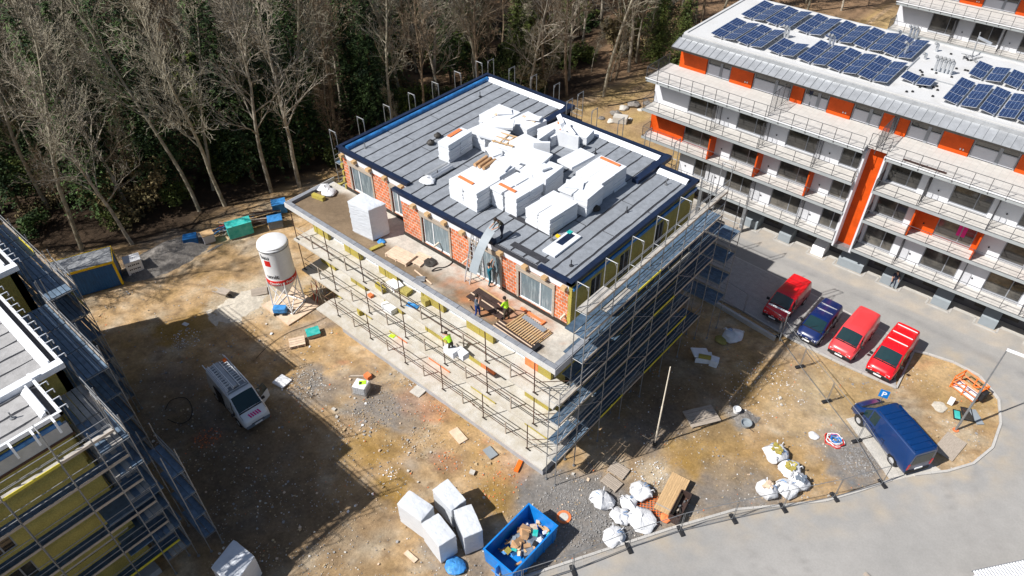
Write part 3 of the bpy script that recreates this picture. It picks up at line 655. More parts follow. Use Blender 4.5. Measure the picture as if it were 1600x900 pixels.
# left part towards the front corner, lower
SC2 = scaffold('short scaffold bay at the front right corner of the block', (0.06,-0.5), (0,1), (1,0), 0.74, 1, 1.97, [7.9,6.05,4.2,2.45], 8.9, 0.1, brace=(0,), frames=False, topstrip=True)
SC3 = scaffold('wide scaffold platforms at the far right corner of the block', (-1.4,17.6), (1,0), (0,1), 1.5, 1, 2.9, [3.5,5.5,7.5,9.5], 12.9, 0.1, brace=(0,), frames=False, deckmat=m['deckblue'])
SC4 = scaffold('scaffold behind the block with bare frames above its white roof edge', (-14.2,19.1), (1,0), (0,1), 0.74, 4, 2.4, [5.5,9.5,11.5], 14.3, 0.1, brace=(0,2))
SC5 = scaffold('scaffold behind the block at the forest end of its roof', (-24.0,20.8), (1,0), (0,1), 0.74, 4, 2.4, [9.5,11.5], 14.2, 0.1, brace=(1,))
SC6 = scaffold('scaffold on the forest side of the block with frames above the blue roof edge', (-24.1,4.6), (0,1), (-1,0), 0.74, 6, 2.6, [5.5,9.5,11.5], 14.2, 0.1, brace=(0,))
# left block
def lsc(label, o, d, n, wd, nb, L, lev, zt, **k): return scaffold(label, o, d, n, wd, nb, L, lev, zt, **k)
lv2 = [3.2,5.1,7.0,8.9,10.8,12.7][::-1]
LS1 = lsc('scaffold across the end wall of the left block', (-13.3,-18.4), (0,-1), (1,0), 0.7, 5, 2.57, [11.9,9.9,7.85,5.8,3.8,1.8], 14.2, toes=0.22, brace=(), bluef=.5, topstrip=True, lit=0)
for z_ in (6.4,3.3): MB().box(-.6,0.05,z_-.06,2.4,2.1,z_).build('platform', m['deckblue'], LS1).location.y = -1.4
LS2 = lsc('upper walkway scaffold along the forest end of the left block', (-35.5,-16.45), (1,0), (0,1), 1.45, 4, 2.57, [11.5,9.5,5.5], 13.1, toes=0.05, brace=(), deckmat=m['deckblue'], frames=False)
LS3 = lsc('stair tower scaffold with stepped platforms beside the left block', (-27.9,-16.2), (1,0), (0,1), 1.5, 1, 2.6, [11.4,9.4,7.4,5.4,3.4,1.5], 13.0, brace=(0,), frames=False)
LS4 = lsc('middle walkway scaffold of the left block', (-25.1,-18.0), (1,0), (0,1), 1.45, 3, 2.57, [11.5,9.5,7.5,5.5,3.5], 13.1, toes=0.05, brace=(2,), deckmat=m['deckblue'], frames=False)
LS5 = lsc('corner scaffold at the near end of the left block', (-17.3,-19.5), (1,0), (0,1), 1.45, 2, 2.57, [11.5,9.5,7.5,5.5,3.5,1.5], 13.1, toes=0.1, brace=(1,), frames=False)
LS6 = lsc('low outer scaffold in the shade in front of the left block corner', (-14.4,-17.4), (1,0), (0,1), 0.75, 1, 2.57, [1.5,3.5,5.5,7.5], 9.3, brace=(0,), deckmat=m['deckblue'], frames=False)
# ---------------------------------------------------------------- props and railings on the balconies of the block
def balcony_rail(z, x0, x1, label, nm=m['steel_dark'], tall=2.75, zb=0.2):
    T = thing('guard_railing', label, 'guard railing', (0,0,z), group='guard railings on the long balconies')
    a = MB().tube((0,0,0),(0,0,tall),0.035,6).tube((-0.01,0,tall-0.02),(-0.01,0,tall),0.08,6).build('prop', m['rust'], T)
    b = MB().box(-0.04,-0.03,0,0.04,0.03,1.15).build('post', m['timber_grey'], T)
    fa = MB().box(-0.12,-0.05,0,0.3,0.05,0.02).build('foot', m['steel_dark'], T)
    a.location = (x1-1.6,0.17,0); b.location = (x1-3.5,0.17,0); fa.location = (x1-1.6,0.17,0)
    x = x1-1.6-3.93
    while x > x0:
        inst(a, T, (x,0.17,0)); inst(fa, T, (x,0.17,0))
        if x-1.95 > x0: inst(b, T, (x-1.95,0.17,0))
        x -= 3.93
    for zz, yy in ((1.08,0.24),(0.55,0.24)):
        xx = x0+0.2
        while xx < x1-0.3:
            e = min(xx+4.3, x1-0.4); MB().tube((xx,yy,zz+random.uniform(-.04,.04)),(e,yy+random.uniform(-.03,.03),zz+random.uniform(-.04,.04)),0.028,6).build('rail', random.choice([m['steel_dark'], m['steel_dark'], m['rust'], m['timber_grey']]), T); xx += 4.1
    MB().tube((x1-1.5,0.2,1.0),(x1-0.1,1.55,1.0),0.025,6).build('rail', m['rust'], T); MB().tube((x1-1.5,0.2,0.5),(x1-0.1,1.55,0.5),0.025,6).build('rail', m['galv'], T)
    MB().tube((x0+0.3,0.25,1.0),(x0+0.3,1.7,1.0),0.025,6).build('rail', m['timber'], T)
    return T
balcony_rail(6.6, -25.3, 0, 'rusty props and rails on the uppermost of the three long balconies')
balcony_rail(3.6, -25.3, 0, 'rusty props and rails on the middle long balcony')
balcony_rail(0.6, -23.7, -0.5, 'rusty props and rails on the lowest long balcony', zb=0)
# ---------------------------------------------------------------- finished balcony building
def railing_piece(name, x0, y0, x1, y1, z, parent, h=1.0, mesh=False, step=1.55, rails=2):
    a = Vector((x0,y0,z)); b = Vector((x1,y1,z)); n = max(1, round((b-a).length/step)); up = Vector((0,0,h))
    o = MB().tube(a+up, b+up, 0.022, 5).tube(a+up*0.06, b+up*0.06, 0.018, 5).build(name, m['railing'], parent)
    if rails > 2: MB().tube(a+up*0.5, b+up*0.5, 0.012, 5).build('rail', m['railing'], o)
    pb = None
    for i in range(n+1):
        p = a.lerp(b, i/n)
        if pb is None: pb = MB().box(-0.02,-0.02,-0.22,0.02,0.02,h).build('post', m['railing'], o); pb.location = p
        else: inst(pb, o, p)
    if mesh:
        mb = MB(); k = int((b-a).length/0.11)
        for i in range(k): p = a.lerp(b, (i+0.5)/k); mb.tube(p+up*0.06, p+up, 0.008, 3, caps=False)
        w_ = mb.build('bars', m['railing'], o); w_['kind'] = 'stuff'
    return o
def flats(label, dx, dy, parts_x, full=True, z_from=0):
    B = thing('apartment_building', label, 'building', (dx, dy, 0))
    def bd(mb, name, mat, **k): return mb.build(name, mat, B, **k)
    # parts_x: list of (x0, x1, [partition xs]) segments
    X0 = parts_x[0][0]; X1 = parts_x[-1][1]
    # core, plinth storey
    if z_from < 3: bd(MB().box(X0+3.9, 34.5, 0, X1, 47.2, 2.75), 'plinth_wall', m['anthracite'])
    for si, (xa, xb, xs) in enumerate(parts_x):
        for li, z in enumerate((3.0, 6.0, 9.0)):
            if z < z_from: continue
            ye = 31.55 if z < 7 else 31.1
            if z < 4: ye = 31.65
            x_s = xa+ (3.6 if (si == 0 and z < 4) else 0)
            bd(MB().box(x_s, ye, z-0.2, xb, 33.0, z-0.035), 'balcony_slab', m['slab'])
            bd(MB().box(x_s+0.03, ye+0.06, z-0.035, xb-0.03, 33.0, z), 'balcony_paving', m['balcony'])
            bd(MB().box(x_s-0.02, ye-0.05, z-0.22, xb+0.02, ye-0.003, z+0.01), 'edge_profile', m['slabgrey'])
            pts = [x_s]+[p for p in xs if p > x_s+1]+[xb]
            # walls, windows
            for a, b in zip(pts[:-1], pts[1:]):
                orange = ((li == 1 and a < -10) or (li == 1 and 9 < a < 12)); wl = m['orange'] if orange else m['render_white']
                first = (si == 0 and a == pts[0] and z > 4)
                wa = a + (3.55 if first else 1.55); wb = wa+2.75 if first else min(b-0.35, a+4.25)
                if not first and si == 1 and a == pts[0]: wa = a+0.25; wb = a+2.6
                if b-a < 3: wa, wb = a+0.6, b-0.4
                mb = MB(); wall_with_holes(mb, a+0.0, b, 32.9, 33.2, z, z+2.8, [(wa, wb, z+0.12, z+2.42)]); bd(mb, 'front_wall', wl if not orange else m['orange'])
                window(B, wa, wb, z+0.12, z+2.42, 33.05, (m['frame'], m['glass']), -1, 0.64)
                bd(MB().box(wa+0.02, 32.84, z+0.06, wb-0.02, 32.9, z+0.12), 'window_sill', m['alu'])
                if not first: bd(MB().obox((a+0.7, 32.86, z+0.75), (0.1,0.06,0.1)), 'socket', m['black'])
            # screens between flats
            for p in pts[1:-1]:
                om = (li == 1)
                if om: bd(MB().box(p-0.06, ye+0.08, z, p+0.06, 32.88, z+2.75), 'partition_wall', m['orange'] if (int(p*3) % 2 == 0 or p < 0 or p > 8) else m['render_white'])
                else:
                    railing_piece('screen', p, ye+0.12, p, 32.85, z, B, 2.3, mesh=True, step=0.9)
            railing_piece('balcony_railing', x_s+0.05, ye-0.02, xb-0.05, ye-0.02, z, B, 1.0, rails=3)
            if si == 0: railing_piece('balcony_railing', x_s+0.03, ye, x_s+0.03, 32.9, z, B, 1.0, mesh=True)
            if si == 0: railing_piece('balcony_railing', xb-0.03, ye, xb-0.03, 32.9, z, B, 1.0, mesh=True)
            else: railing_piece('balcony_railing', xa+0.03, ye, xa+0.03, 32.9, z, B, 1.0, mesh=True)
        # top storey terrace
        z = 12.0
        bd(MB().box(xa, 31.05, z-0.36, xb, 35.0, z-0.03), 'terrace_slab', m['slabgrey']); bd(MB().box(xa+0.04, 31.14, z-0.03, xb-0.04, 35.0, z), 'terrace_paving', m['balcony'])
        bd(MB().box(xa-0.03, 30.98, z-0.08, xb+0.03, 31.04, z+0.02), 'edge_profile', m['white'])
        railing_piece('terrace_railing', xa+0.05, 31.0, xb-0.05, 31.0, z, B, 1.0, rails=3, step=1.15)
        if si == 0: railing_piece('terrace_railing', xa+0.03, 31.05, xa+0.03, 34.8, z, B, 1.0, mesh=True)
    if full: ops = [(-13.4,-10.75),(-8.4,-6.35),(-2.85,-1.85),(0.3,2.2),(4.55,5.35),(5.75,6.5),(8.95,11.0),(14.15,16.0),(19.5,21.5)]; tx0, tx1 = -13.4, 23.5
    else: ops = [(-1.9,0.3),(2.6,4.8),(8,10)]; tx0, tx1 = -1.9, 13.0
    x = tx0
    for a, b in ops+[(tx1, tx1)]:
        if a-x > 0.1:
            xa_, xb_ = x+0.06, a-0.06
            w_ = MB().box(xa_, 35.0, 12.06, xb_, 35.06, 12.95).build('lower_pane', m['render_grey'], B)
            mb = MB().box(xa_, 34.98, 12.95, xb_, 35.04, 13.02).box(xa_,34.96,12.0,xa_+0.08,35.04,14.6).box(xb_-0.08,34.96,12.0,xb_,35.04,14.6)
            mid = xa_+(xb_-xa_)*0.6; mb.box(mid-0.12,34.95,12.0,mid+0.12,35.03,14.6); bd(mb, 'terrace_window', m['frame']); bd(MB().box(xa_,35.05,13.02,xb_,35.1,14.6), 'pane', m['glass'])
        if b > a: bd(MB().box(a, 34.86, 12.0, b, 35.3, 14.7), 'orange_panel', m['orange']); 
        if b > a and b-a > 1.9 and a > -12: bd(MB().obox((b-0.4,34.84,12.4),(0.08,0.05,0.12)).obox((b-0.6,34.84,12.4),(0.08,0.05,0.12)), 'socket', m['white'])
        x = b
    bd(MB().box(tx0, 35.1, 11.9, tx1, 47.0, 14.75), 'top_storey_core', m['render_grey'])
    bd(MB().box(tx0-0.02, 35.3, 12.0, tx0+0.02-0.025, 47.0, 14.7), 'orange_panel', m['orange'])
    # canopy of folded zinc sheets
    x = tx0-0.25
    c0 = MB().hexa([(0.012,33.45,14.2),(0.588,33.45,14.2),(0.588,34.75,14.62),(0.012,34.75,14.62),(0.012,33.45,14.25),(0.588,33.45,14.25),(0.588,34.75,14.67),(0.012,34.75,14.67)]).build('roof_sheet', m['zinc'], B)
    sm = MB().hexa([(-0.014,33.45,14.22),(0.01,33.45,14.22),(0.01,34.75,14.64),(-0.014,34.75,14.64),(-0.014,33.45,14.3),(0.01,33.45,14.3),(0.01,34.75,14.72),(-0.014,34.75,14.72)]).build('standing_seam', m['zinc'], B)
    c0.location.x = x; sm.location.x = x; x += 0.6
    while x < tx1: inst(c0, B, (x,0,0)); inst(sm, B, (x,0,0)); x += 0.6
    bd(MB().box(tx0-0.27, 33.36, 14.1, tx1, 33.44, 14.24), 'gutter', m['steel_dark'])
    bd(MB().box(tx0-0.1, 34.76, 14.4, tx1, 34.98, 14.9), 'attic_band', m['zinc'])
    # roof
    bd(MB().box(tx0-0.1, 35.0, 14.76, tx1, 47.1, 14.95), 'roof', m['roofwhite'])
    for q in ((tx0-0.1,34.98,tx1,35.2),(tx0-0.1,46.9,tx1,47.1),(tx0-0.12,35.2,tx0+0.1,46.9)): bd(MB().box(q[0],q[1],14.953,q[2],q[3],15.05), 'roof_edge', m['roofwhite'])
    if z_from < 5: bd(MB().box(X0+3.9, 33.2, 2.75, X1, 47.2, 11.6), 'rear_wall', m['render_grey'])
    else: bd(MB().box(X0+0.6, 33.2, 2.0, X1, 47.2, 11.6), 'rear_wall', m['render_white'])
    if z_from < 5: bd(MB().box(X0+3.45, 33.2, 2.9, X0+3.9, 47.0, 11.6), 'end_wall', m['render_white']); bd(MB().box(X0+2.0, 33.21, 6.0, X0+3.4, 47.0, 11.6), 'end_wall', m['render_white'])
    return B
RB = flats('finished white balcony building with orange panels and solar panels on its flat roof', 0, 0,
   [(-14.45, 4.85, [-7.65,-3.15,1.4]), (6.45, 24.0, [9.75,14.4,18.9])])
B2 = flats('second balcony building behind the solar roof with long terrace and orange panels', -2.6+1.9-0.9, 33.3, [(-2.6, 12.0, [3.6,8.2])], full=False, z_from=5)
# orange stair well between the two halves
mb = MB(); mb.box(4.85,32.6,2.6,6.45,32.75,11.6); mb.build('orange_stairwell_wall', m['orange'], RB)
mb = MB(); mb.box(4.86,31.6,2.6,5.0,32.6,11.62); mb.build('fin_wall', m['render_white'], RB); mb = MB(); mb.box(6.3,31.6,2.6,6.44,32.6,11.62); mb.build('fin_wall', m['render_white'], RB)
MB().box(4.85,32.1,2.2,6.45,33.0,2.6).build('stairwell_lintel', m['galv'], RB)
MB().box(4.85,31.9,12.0-0.2,6.45,35,12.0).build('landing', m['balcony'], RB)
railing_piece('landing_railing', 4.9, 31.95, 6.4, 31.95, 12.0, RB, 1.0, step=0.5)
for px_ in (-3.0, 5.6): railing_piece('screen', px_, 31.3, px_, 34.8, 12.0, RB, 1.9, mesh=True, step=1.2)
railing_piece('screen', 16.5, 31.3, 16.5, 34.8, 12.0, RB, 1.9, mesh=True, step=1.2)
for i, (a, b) in enumerate(bx):       # grey vent housings along the plinth
    zt = 1.15 if i % 2 == 0 else 1.05
    mb = MB(); mb.hexa([(a,33.0,0),(b,33.0,0),(b,34.5,0),(a,34.5,0),(a,33.0,zt*0.75),(b,33.0,zt*0.75),(b,34.5,zt+0.5),(a,34.5,zt+0.5)]); mb.build('vent_housing', m['boxgrey'] if i != 2 else m['white'], RB)
for x in range(-8, 22, 2): MB().box(x+0.1, 34.42, 0.5, x+1.3, 34.49, 1.9).build('garage_louvre', m['steel_dark'], RB)
for i in range(3): MB().box(11.2+i*1.2,34.4,0.9,12.2+i*1.2,34.47,1.3).build('vent_grille', m['zinc'], RB)
MB().box(-12.0,33.3,0,-10.6,33.9,2.2).build('column', m['render_grey'], RB)
for x in (-11.0,-7.6,-3.1): MB().box(x-0.15,31.7,0,x+0.15,32.0,2.8).build('column', m['galv'], RB)
MB().box(7.6,31.35,12.0,10.6,31.62,12.03).build('drain_grating', m['board_dark'], RB)
for a, b, c_ in ((12.75,13.35,'magenta'),(10.8,11.35,'car_coral')): MB().box(a,33.035,6.7,b,33.05,8.3).build('curtain', m[c_], RB)
# roof gear
def pv(x, y, n, flip, lab, g=True):
    T = thing('solar_array', lab, 'solar panel', (x, y, 14.95), group='solar arrays on the white roof')
    a = rad(9)*(1 if flip else -1); W = 1.12
    for i in range(n):
        p = MB().box(-W/2+0.01,0.01,0,W/2-0.01,1.56,0.035).build('solar_panel', m['alu'], T)
        c = MB().box(-W/2+0.03,0.03,0.036,W/2-0.03,1.54,0.041).build('cells', m['solar'], p)
        p.location = (0, i*1.58, 0.26); p.rotation_euler = (0, a, 0)
        fr = MB().box(-0.5,i*1.58+0.1,0,0.5,i*1.58+0.14,0.05).box(-0.5 if not flip else 0.44,i*1.58+0.1,0.05,-0.44 if not flip else 0.5,i*1.58+0.14,0.3).build('support', m['alu'], T)
    return T
rows = [(35.75, [(-10.8,3),(-9.6,3),(-8.35,3),(-7.1,3),(-5.5,2),(-4.3,2),(-2.9,3),(-1.65,3),(-0.4,3),(0.85,3),(2.05,3),(3.25,3),(8.35,3),(9.6,3),(10.85,3),(12.1,3),(13.3,3),(14.5,3)]),
        (41.45, [(-10.9,3),(-9.7,3),(-8.45,3),(-7.2,3),(-5.6,3),(-4.4,3),(-3.0,3),(-1.75,3),(-0.5,3),(0.75,3),(1.95,3),(3.15,3),(8.55,2),(9.8,2),(11.05,2),(12.25,2),(13.5,2)])]
for r, (y, l) in enumerate(rows):
    for i, (x, n) in enumerate(l):
        pv(x, y, n, i % 2 == 0, f"{'blue solar array tilted towards the forest' if i % 2 == 0 else 'blue solar array tilted away from the forest'}, {['first','second','third','fourth','fifth','sixth','seventh','eighth','ninth','tenth','eleventh','twelfth','thirteenth','fourteenth','fifteenth','sixteenth','seventeenth','eighteenth'][i]} from the left in the {'front' if r == 0 else 'back'} row")
pv(4.75, 37.4, 1, True, 'small single solar panel, left of the pair set apart on the roof'); pv(5.95, 37.3, 1, False, 'small single solar panel, right of the pair set apart on the roof')
for i, (x, y, h, k) in enumerate([(-6.4,39.9,1.0,2),(-2.6,40.3,1.1,2),(1.9,47-0.4,1.1,3),(1.2,46.3,0.6,1),(2.9,42.5,1.2,1),(4.6,45.2,0.7,1),(4.4,43.0,0.5,1),(5.7,41.2,1.2,3),(6.3,41.2,1.2,3)]):
    T = thing('roof_vent', 'silver duct cluster %s' % ['near the left panels','between the front and back panel rows','at the far roof edge','short one at the far roof edge','poking through the panels','standing alone in the bare strip','low one by the bare strip','tall one in the middle of the bare strip','tall one beside the middle ducts'][i], 'vent', (x, y, 14.95))
    for q in range(k):
        d = MB().tube((q*0.28,0,0),(q*0.28,0,h*0.8),0.11,10).tube((q*0.28,0,h*0.8),(q*0.28-0.14,-0.22,h),0.11,10).build('duct', m['lead'], T, smooth=40)
        MB().tube((q*0.28-0.14,-0.22,h),(q*0.28-0.17,-0.27,h+0.04),0.13,10).build('cowl', m['galv'], d)
T = thing('roof_antenna', 'fallen aerial mast and cables on the bare strip of the white roof', 'antenna', (7.2,45.8,14.95))
MB().tube((0,0,0),(-0.2,0.6,1.9),0.05,6).build('mast', m['galv'], T)
for k in range(7): MB().tube((random.uniform(-1,1),random.uniform(-1,1),0.06),(random.uniform(-1,1),random.uniform(-1,1),0.12),0.03,5).build('arm', m['galv'], T)
MB().tube((-0.2,0.5,1.5),(0.9,0.6,1.2),0.12,6).build('aerial', m['lead'], T)
for i in range(26):
    tag(MB().obox((0,0,0),(0.16,0.16,0.1)).build('roof_block', m['black'], None, loc=(random.uniform(4.6,8.0), random.uniform(35.8,45.5), 14.95)), 'small black rubber block lying on the bare strip of the white roof', 'block', 'black blocks on the white roof')
T = thing('roof_gutter_channel', 'thin cable tray crossing the bare strip of the roof', 'cable tray', (0,0,14.95)); MB().box(3.9,39.9,0,4.0,43.0,0.08).build('tray', m['zinc'], T); MB().box(4.0,39.3,0,8.2,39.38,0.08).build('tray', m['zinc'], T)
# ---------------------------------------------------------------- vehicles
def vehicle(label, x, y, heading, prof, body, L, wheels, glass, wind, extras=None, cat='van', name='parked_van', wr_=0.33):
    """prof stations rear to front: (x, zb, ws, zs, wr, zr); glass = [(station, from, to)], wind = station index of the windscreen"""
    T = thing(name, label, cat, (x, y, 0.04), heading)
    mb = MB(); n = 11
    def ring(s):
        X, zb, ws, zs, wr, zr = s
        h = [(ws*0.9, zb), (ws, zb+0.16), (ws+0.015, (zb+zs)/2), (ws, zs), (wr, zr-0.09), (wr-0.09, zr-0.01), (wr*0.5, zr+0.02), (0, zr+0.03)]
        return [(X, a, b) for a, b in h] + [(X, -a, b) for a, b in h[-2::-1]]
    rs = [ring(s) for s in prof]
    for a, b in zip(rs[:-1], rs[1:]):
        for i in range(len(a)-1): mb.face([a[i], a[i+1], b[i+1], b[i]])
        mb.face([a[-1], a[0], b[0], b[-1]])
    mb.face(rs[0]); mb.face(list(reversed(rs[-1])))
    import bmesh
    o = mb.build('body', body, T)
    bm = bmesh.new(); bm.from_mesh(o.data); bmesh.ops.remove_doubles(bm, verts=bm.verts, dist=0.001); bmesh.ops.recalc_face_normals(bm, faces=bm.faces); bm.to_mesh(o.data); bm.free()
    o.data.polygons.foreach_set('use_smooth', [True]*len(o.data.polygons)); o.data.set_sharp_from_angle(angle=rad(38))
    def patch(q, mu, mv, off, nm, mt):
        A, B_, C_, D = [Vector(p) for p in q]
        f = lambda u, v: A.lerp(B_, u).lerp(D.lerp(C_, u), v)
        nn = (B_-A).cross(D-A).normalized()
        pts = [f(mu, mv), f(1-mu, mv), f(1-mu, 1-mv), f(mu, 1-mv)]
        if nn.dot(Vector((0,0,1))*0.3+Vector((0, A.y, 0)) + Vector((0.3 if A.x > 0 else -0.3, 0, 0))) < 0: nn = -nn
        k = MB(); k.hexa([p-nn*0.02 for p in pts]+[p+nn*off for p in pts]); return k.build(nm, mt, T)
    for s in (1, -1):
        for (i, u0, u1) in glass:
            a, b = rs[i], rs[i+1]; lo, hi = (3, 4) if s == 1 else (len(a)-4, len(a)-5)
            A, B_, C_, D = Vector(a[lo]), Vector(b[lo]), Vector(b[hi]), Vector(a[hi])
            q = [A.lerp(B_, u0), A.lerp(B_, u1), D.lerp(C_, u1), D.lerp(C_, u0)]
            patch(q, 0.04, 0.1, 0.006, 'side_window', m['glass_car'])
    a, b = rs[wind], rs[wind+1]
    k = MB(); L1 = [Vector(p) for p in (a[5], a[6], a[7], a[8], a[9])]; L2 = [Vector(p) for p in (b[5], b[6], b[7], b[8], b[9])]
    for i in range(4):
        q = [L2[i].lerp(L1[i], .05), L2[i+1].lerp(L1[i+1], .05), L2[i+1].lerp(L1[i+1], .93), L2[i].lerp(L1[i], .93)]
        k.face([p+Vector((0.01,0,0.012)) for p in q])
    k.build('windscreen', m['glass_car'], T)
    X, zb, ws, zs, wr, zr = prof[0]
    k = MB(); k.hexa([(X-0.012,-ws*0.78,zs+0.05),(X+0.03,-ws*0.78,zs+0.05),(X+0.03,ws*0.78,zs+0.05),(X-0.012,ws*0.78,zs+0.05),(X-0.012,-wr*0.85,zr-0.2),(X+0.03,-wr*0.85,zr-0.2),(X+0.03,wr*0.85,zr-0.2),(X-0.012,wr*0.85,zr-0.2)]).build('rear_window', m['glass_car'], T)
    for s in (1,-1): MB().obox((X, s*(ws-0.09), zs-0.35), (0.06,0.14,0.5)).build('taillight', m['taillight'], T)
    F = prof[-1]
    MB().box(F[0]-0.45,-F[2]-0.03,F[1]-0.02,F[0]+0.05,F[2]+0.03,F[1]+0.26).build('bumper', m['black'] if body != m['car_white'] else m['cloth_grey'], T, bevel=0.05)
    MB().box(X-0.05,-ws*0.93,0.3,X+0.15,ws*0.93,0.55).build('rear_bumper', m['black'], T, bevel=0.03)
    MB().box(F[0]+0.03,-0.28,F[1]+0.1,F[0]+0.075,0.28,F[1]+0.22).build('number_plate', m['white'], T)
    MB().box(X-0.07,-0.28,0.6,X-0.02,0.28,0.72).build('number_plate', m['white'], T)
    G = prof[-2]
    for s in (1, -1):
        MB().hexa([(G[0]-0.28,s*(G[2]-0.02),G[3]-0.05),(F[0]-0.02,s*(F[2]-0.05),F[3]+0.02),(F[0]+0.012,s*(F[2]-0.35),F[3]+0.02),(G[0]-0.02,s*(G[2]-0.4),G[5]-0.02),
                   (G[0]-0.3,s*(G[2]-0.06),G[3]+0.1),(G[0]+0.02,s*(F[2]-0.06),F[5]+0.06),(G[0]+0.03,s*(F[2]-0.33),F[5]+0.07),(G[0]-0.04,s*(G[2]-0.36),G[5]+0.012)]).build('headlight', m['headlight'], T)
        W_ = prof[wind+1]
        mr = MB().obox((W_[0]-0.35, s*(W_[2]+0.14), W_[3]+0.08), (0.12,0.24,0.2)).build('mirror', m['black'], T, bevel=0.03)
    MB().box(F[0]-0.01,-F[2]*0.55,F[3]-0.12,F[0]+0.02,F[2]*0.55,F[3]+0.02).build('grille', m['black'], T)
    MB().obox((F[0]-0.0,0,F[3]+0.03),(0.04,0.2,0.06)).build('badge', m['alu'], T)
    for wx in wheels:
        for s in (1, -1):
            ww = prof[3][2]
            MB().tube((wx,s*(ww-0.2),wr_+0.02),(wx,s*(ww+0.012),wr_+0.02),wr_+0.07,18).build('wheel_arch', m['black'], T)
            t_ = MB().tube((wx,s*(ww-0.2),wr_),(wx,s*(ww+0.03),wr_),wr_,18).build('wheel', m['black'], T, smooth=40)
            MB().tube((wx,s*(ww+0.02),wr_),(wx,s*(ww+0.038),wr_),wr_*0.6,14).build('rim', m['alu'], t_)
    A_ = prof[wind+1]; B2_ = prof[wind+2]
    MB().box(A_[0]-.02,-A_[4]*.9,A_[5]+.0,A_[0]+.07,A_[4]*.9,A_[5]+.045).build('cowl', m['black'], T)
    for s in (.45,-.2): MB().tube((A_[0]+.03,s,A_[5]+.07),(A_[0]-.3,s+.42,A_[5]+.28),.012,5).build('wiper', m['black'], T)
    for s in (1,-1): MB().hexa([(A_[0]+.03,s*(A_[4]-.06),A_[5]+.012),(B2_[0],s*(B2_[4]-.02),B2_[5]+.012),(B2_[0],s*(B2_[4]-.035),B2_[5]+.012),(A_[0]+.03,s*(A_[4]-.075),A_[5]+.012),(A_[0]+.03,s*(A_[4]-.06),A_[5]+.03),(B2_[0],s*(B2_[4]-.02),B2_[5]+.03),(B2_[0],s*(B2_[4]-.035),B2_[5]+.03),(A_[0]+.03,s*(A_[4]-.075),A_[5]+.03)]).build('bonnet_gap', m['black'], T)
    for s in (1,-1):
        for dx in (.25,-.95): MB().obox((prof[wind][0]-.6+dx, s*(prof[3][2]+.02), prof[3][3]-.12), (.2,.03,.04)).build('door_handle', m['black'], T)
    for s in (1,-1):      # door lines and sill
        ww = prof[3][2]; zz = prof[3][3]
        for dx in (prof[wind][0]+0.25, prof[wind][0]-0.75, prof[wind][0]-1.7):
            MB().box(dx-0.012, min(s*(ww-0.02), s*(ww+0.018)), 0.5, dx+0.012, max(s*(ww-0.02), s*(ww+0.018)), zz).build('door_gap', m['black'], T)
    return T
def van_prof(L, H, W=0.98, hood=1.12, snub=1.0):
    h = L/2
    return [(-h+0.02,.38,W-.06,1.08,W-.19,H-.1),(-h+0.1,.3,W,1.12,W-.15,H-.02),(-h*0.5,.28,W,1.12,W-.13,H),(0.1,.28,W,1.12,W-.13,H),(h-1.62*snub,.28,W,1.12,W-.13,H-.03),
            (h-0.72*snub,.28,W-.01,1.04,W-.07,hood+.1),(h-0.25*snub,.3,W-.04,.88,W-.12,hood-.08),(h-0.05,.33,W-.1,.74,W-.2,hood-.22),(h,.36,W-.15,.64,W-.26,hood-.34)]
G3 = [(2,.1,.95),(3,.02,.9),(4,.04,.5)]
HD = rad(-90)
v1 = vehicle('bright red van half in shade, leftmost in the parked row', 4.55, 24.75, HD+rad(-2), van_prof(4.6,1.9,.95), m['car_red'], 4.6, (-1.4,1.35), [(3,.5,.95),(4,.04,.5)], 4)
v2 = vehicle('dark navy compact car with roof bars beside the bright red van', 7.6, 23.95, HD+rad(-2), van_prof(4.25,1.72,.89,1.05), m['car_navy'], 4.25, (-1.3,1.3), [(2,.1,.95),(3,.02,.95),(4,.04,.5)], 4, cat='car', name='parked_car', wr_=.31)
v3 = vehicle('faded coral red van with plain roof and bonnet vent', 10.15, 24.3, HD+rad(-2.5), van_prof(4.75,1.94,.97), m['car_coral'], 4.75, (-1.4,1.4), [(4,.04,.5)], 4)
v4 = vehicle('bright red van with three white bars across its roof', 13.05, 24.25, HD+rad(-2), van_prof(4.9,1.97,.98), m['car_red'], 4.9, (-1.45,1.45), [(3,.1,.9),(4,.04,.5)], 4)
v5 = vehicle('dark blue high van with ribbed roof parked on the concrete pad', 15.55, 16.85, math.atan2(.54,-.84), van_prof(5.5,2.35,1.02,1.25), m['car_blue'], 5.5, (-1.65,1.75), [(3,.35,.98),(4,.04,.6)], 4, wr_=.36)
v6 = vehicle('white works van with ladders on its roof and an open door, standing in the shade', -20.15, -9.9, rad(-5), van_prof(5.2,2.3,1.0,1.2), m['car_white'], 5.2, (-1.55,1.6), [(4,.04,.55)], 4, wr_=.35)
for i in range(3): MB().box(-2.0+i*0.95,-.72,2.0,-1.94+i*0.95,.72,2.04).build('roof_bar', m['white'], v4)
for i in range(2): MB().box(-1.2+i*0.75,-.62,1.745,-1.15+i*0.75,.62,1.79).build('roof_bar', m['alu'], v2)
for i in range(8): MB().box(-2.5+i*0.42,-.72,2.345,-2.38+i*0.42,.72,2.4).build('roof_rib', m['car_blue'], v5)
for s in (-1,1): MB().box(-2.6,s*.8-.02,2.3,0.9,s*.8+.02,2.385).build('roof_edge_rib', m['car_blue'], v5)
MB().box(1.0,.1,1.07,1.2,.55,1.1).build('bonnet_vent', m['black'], v3)
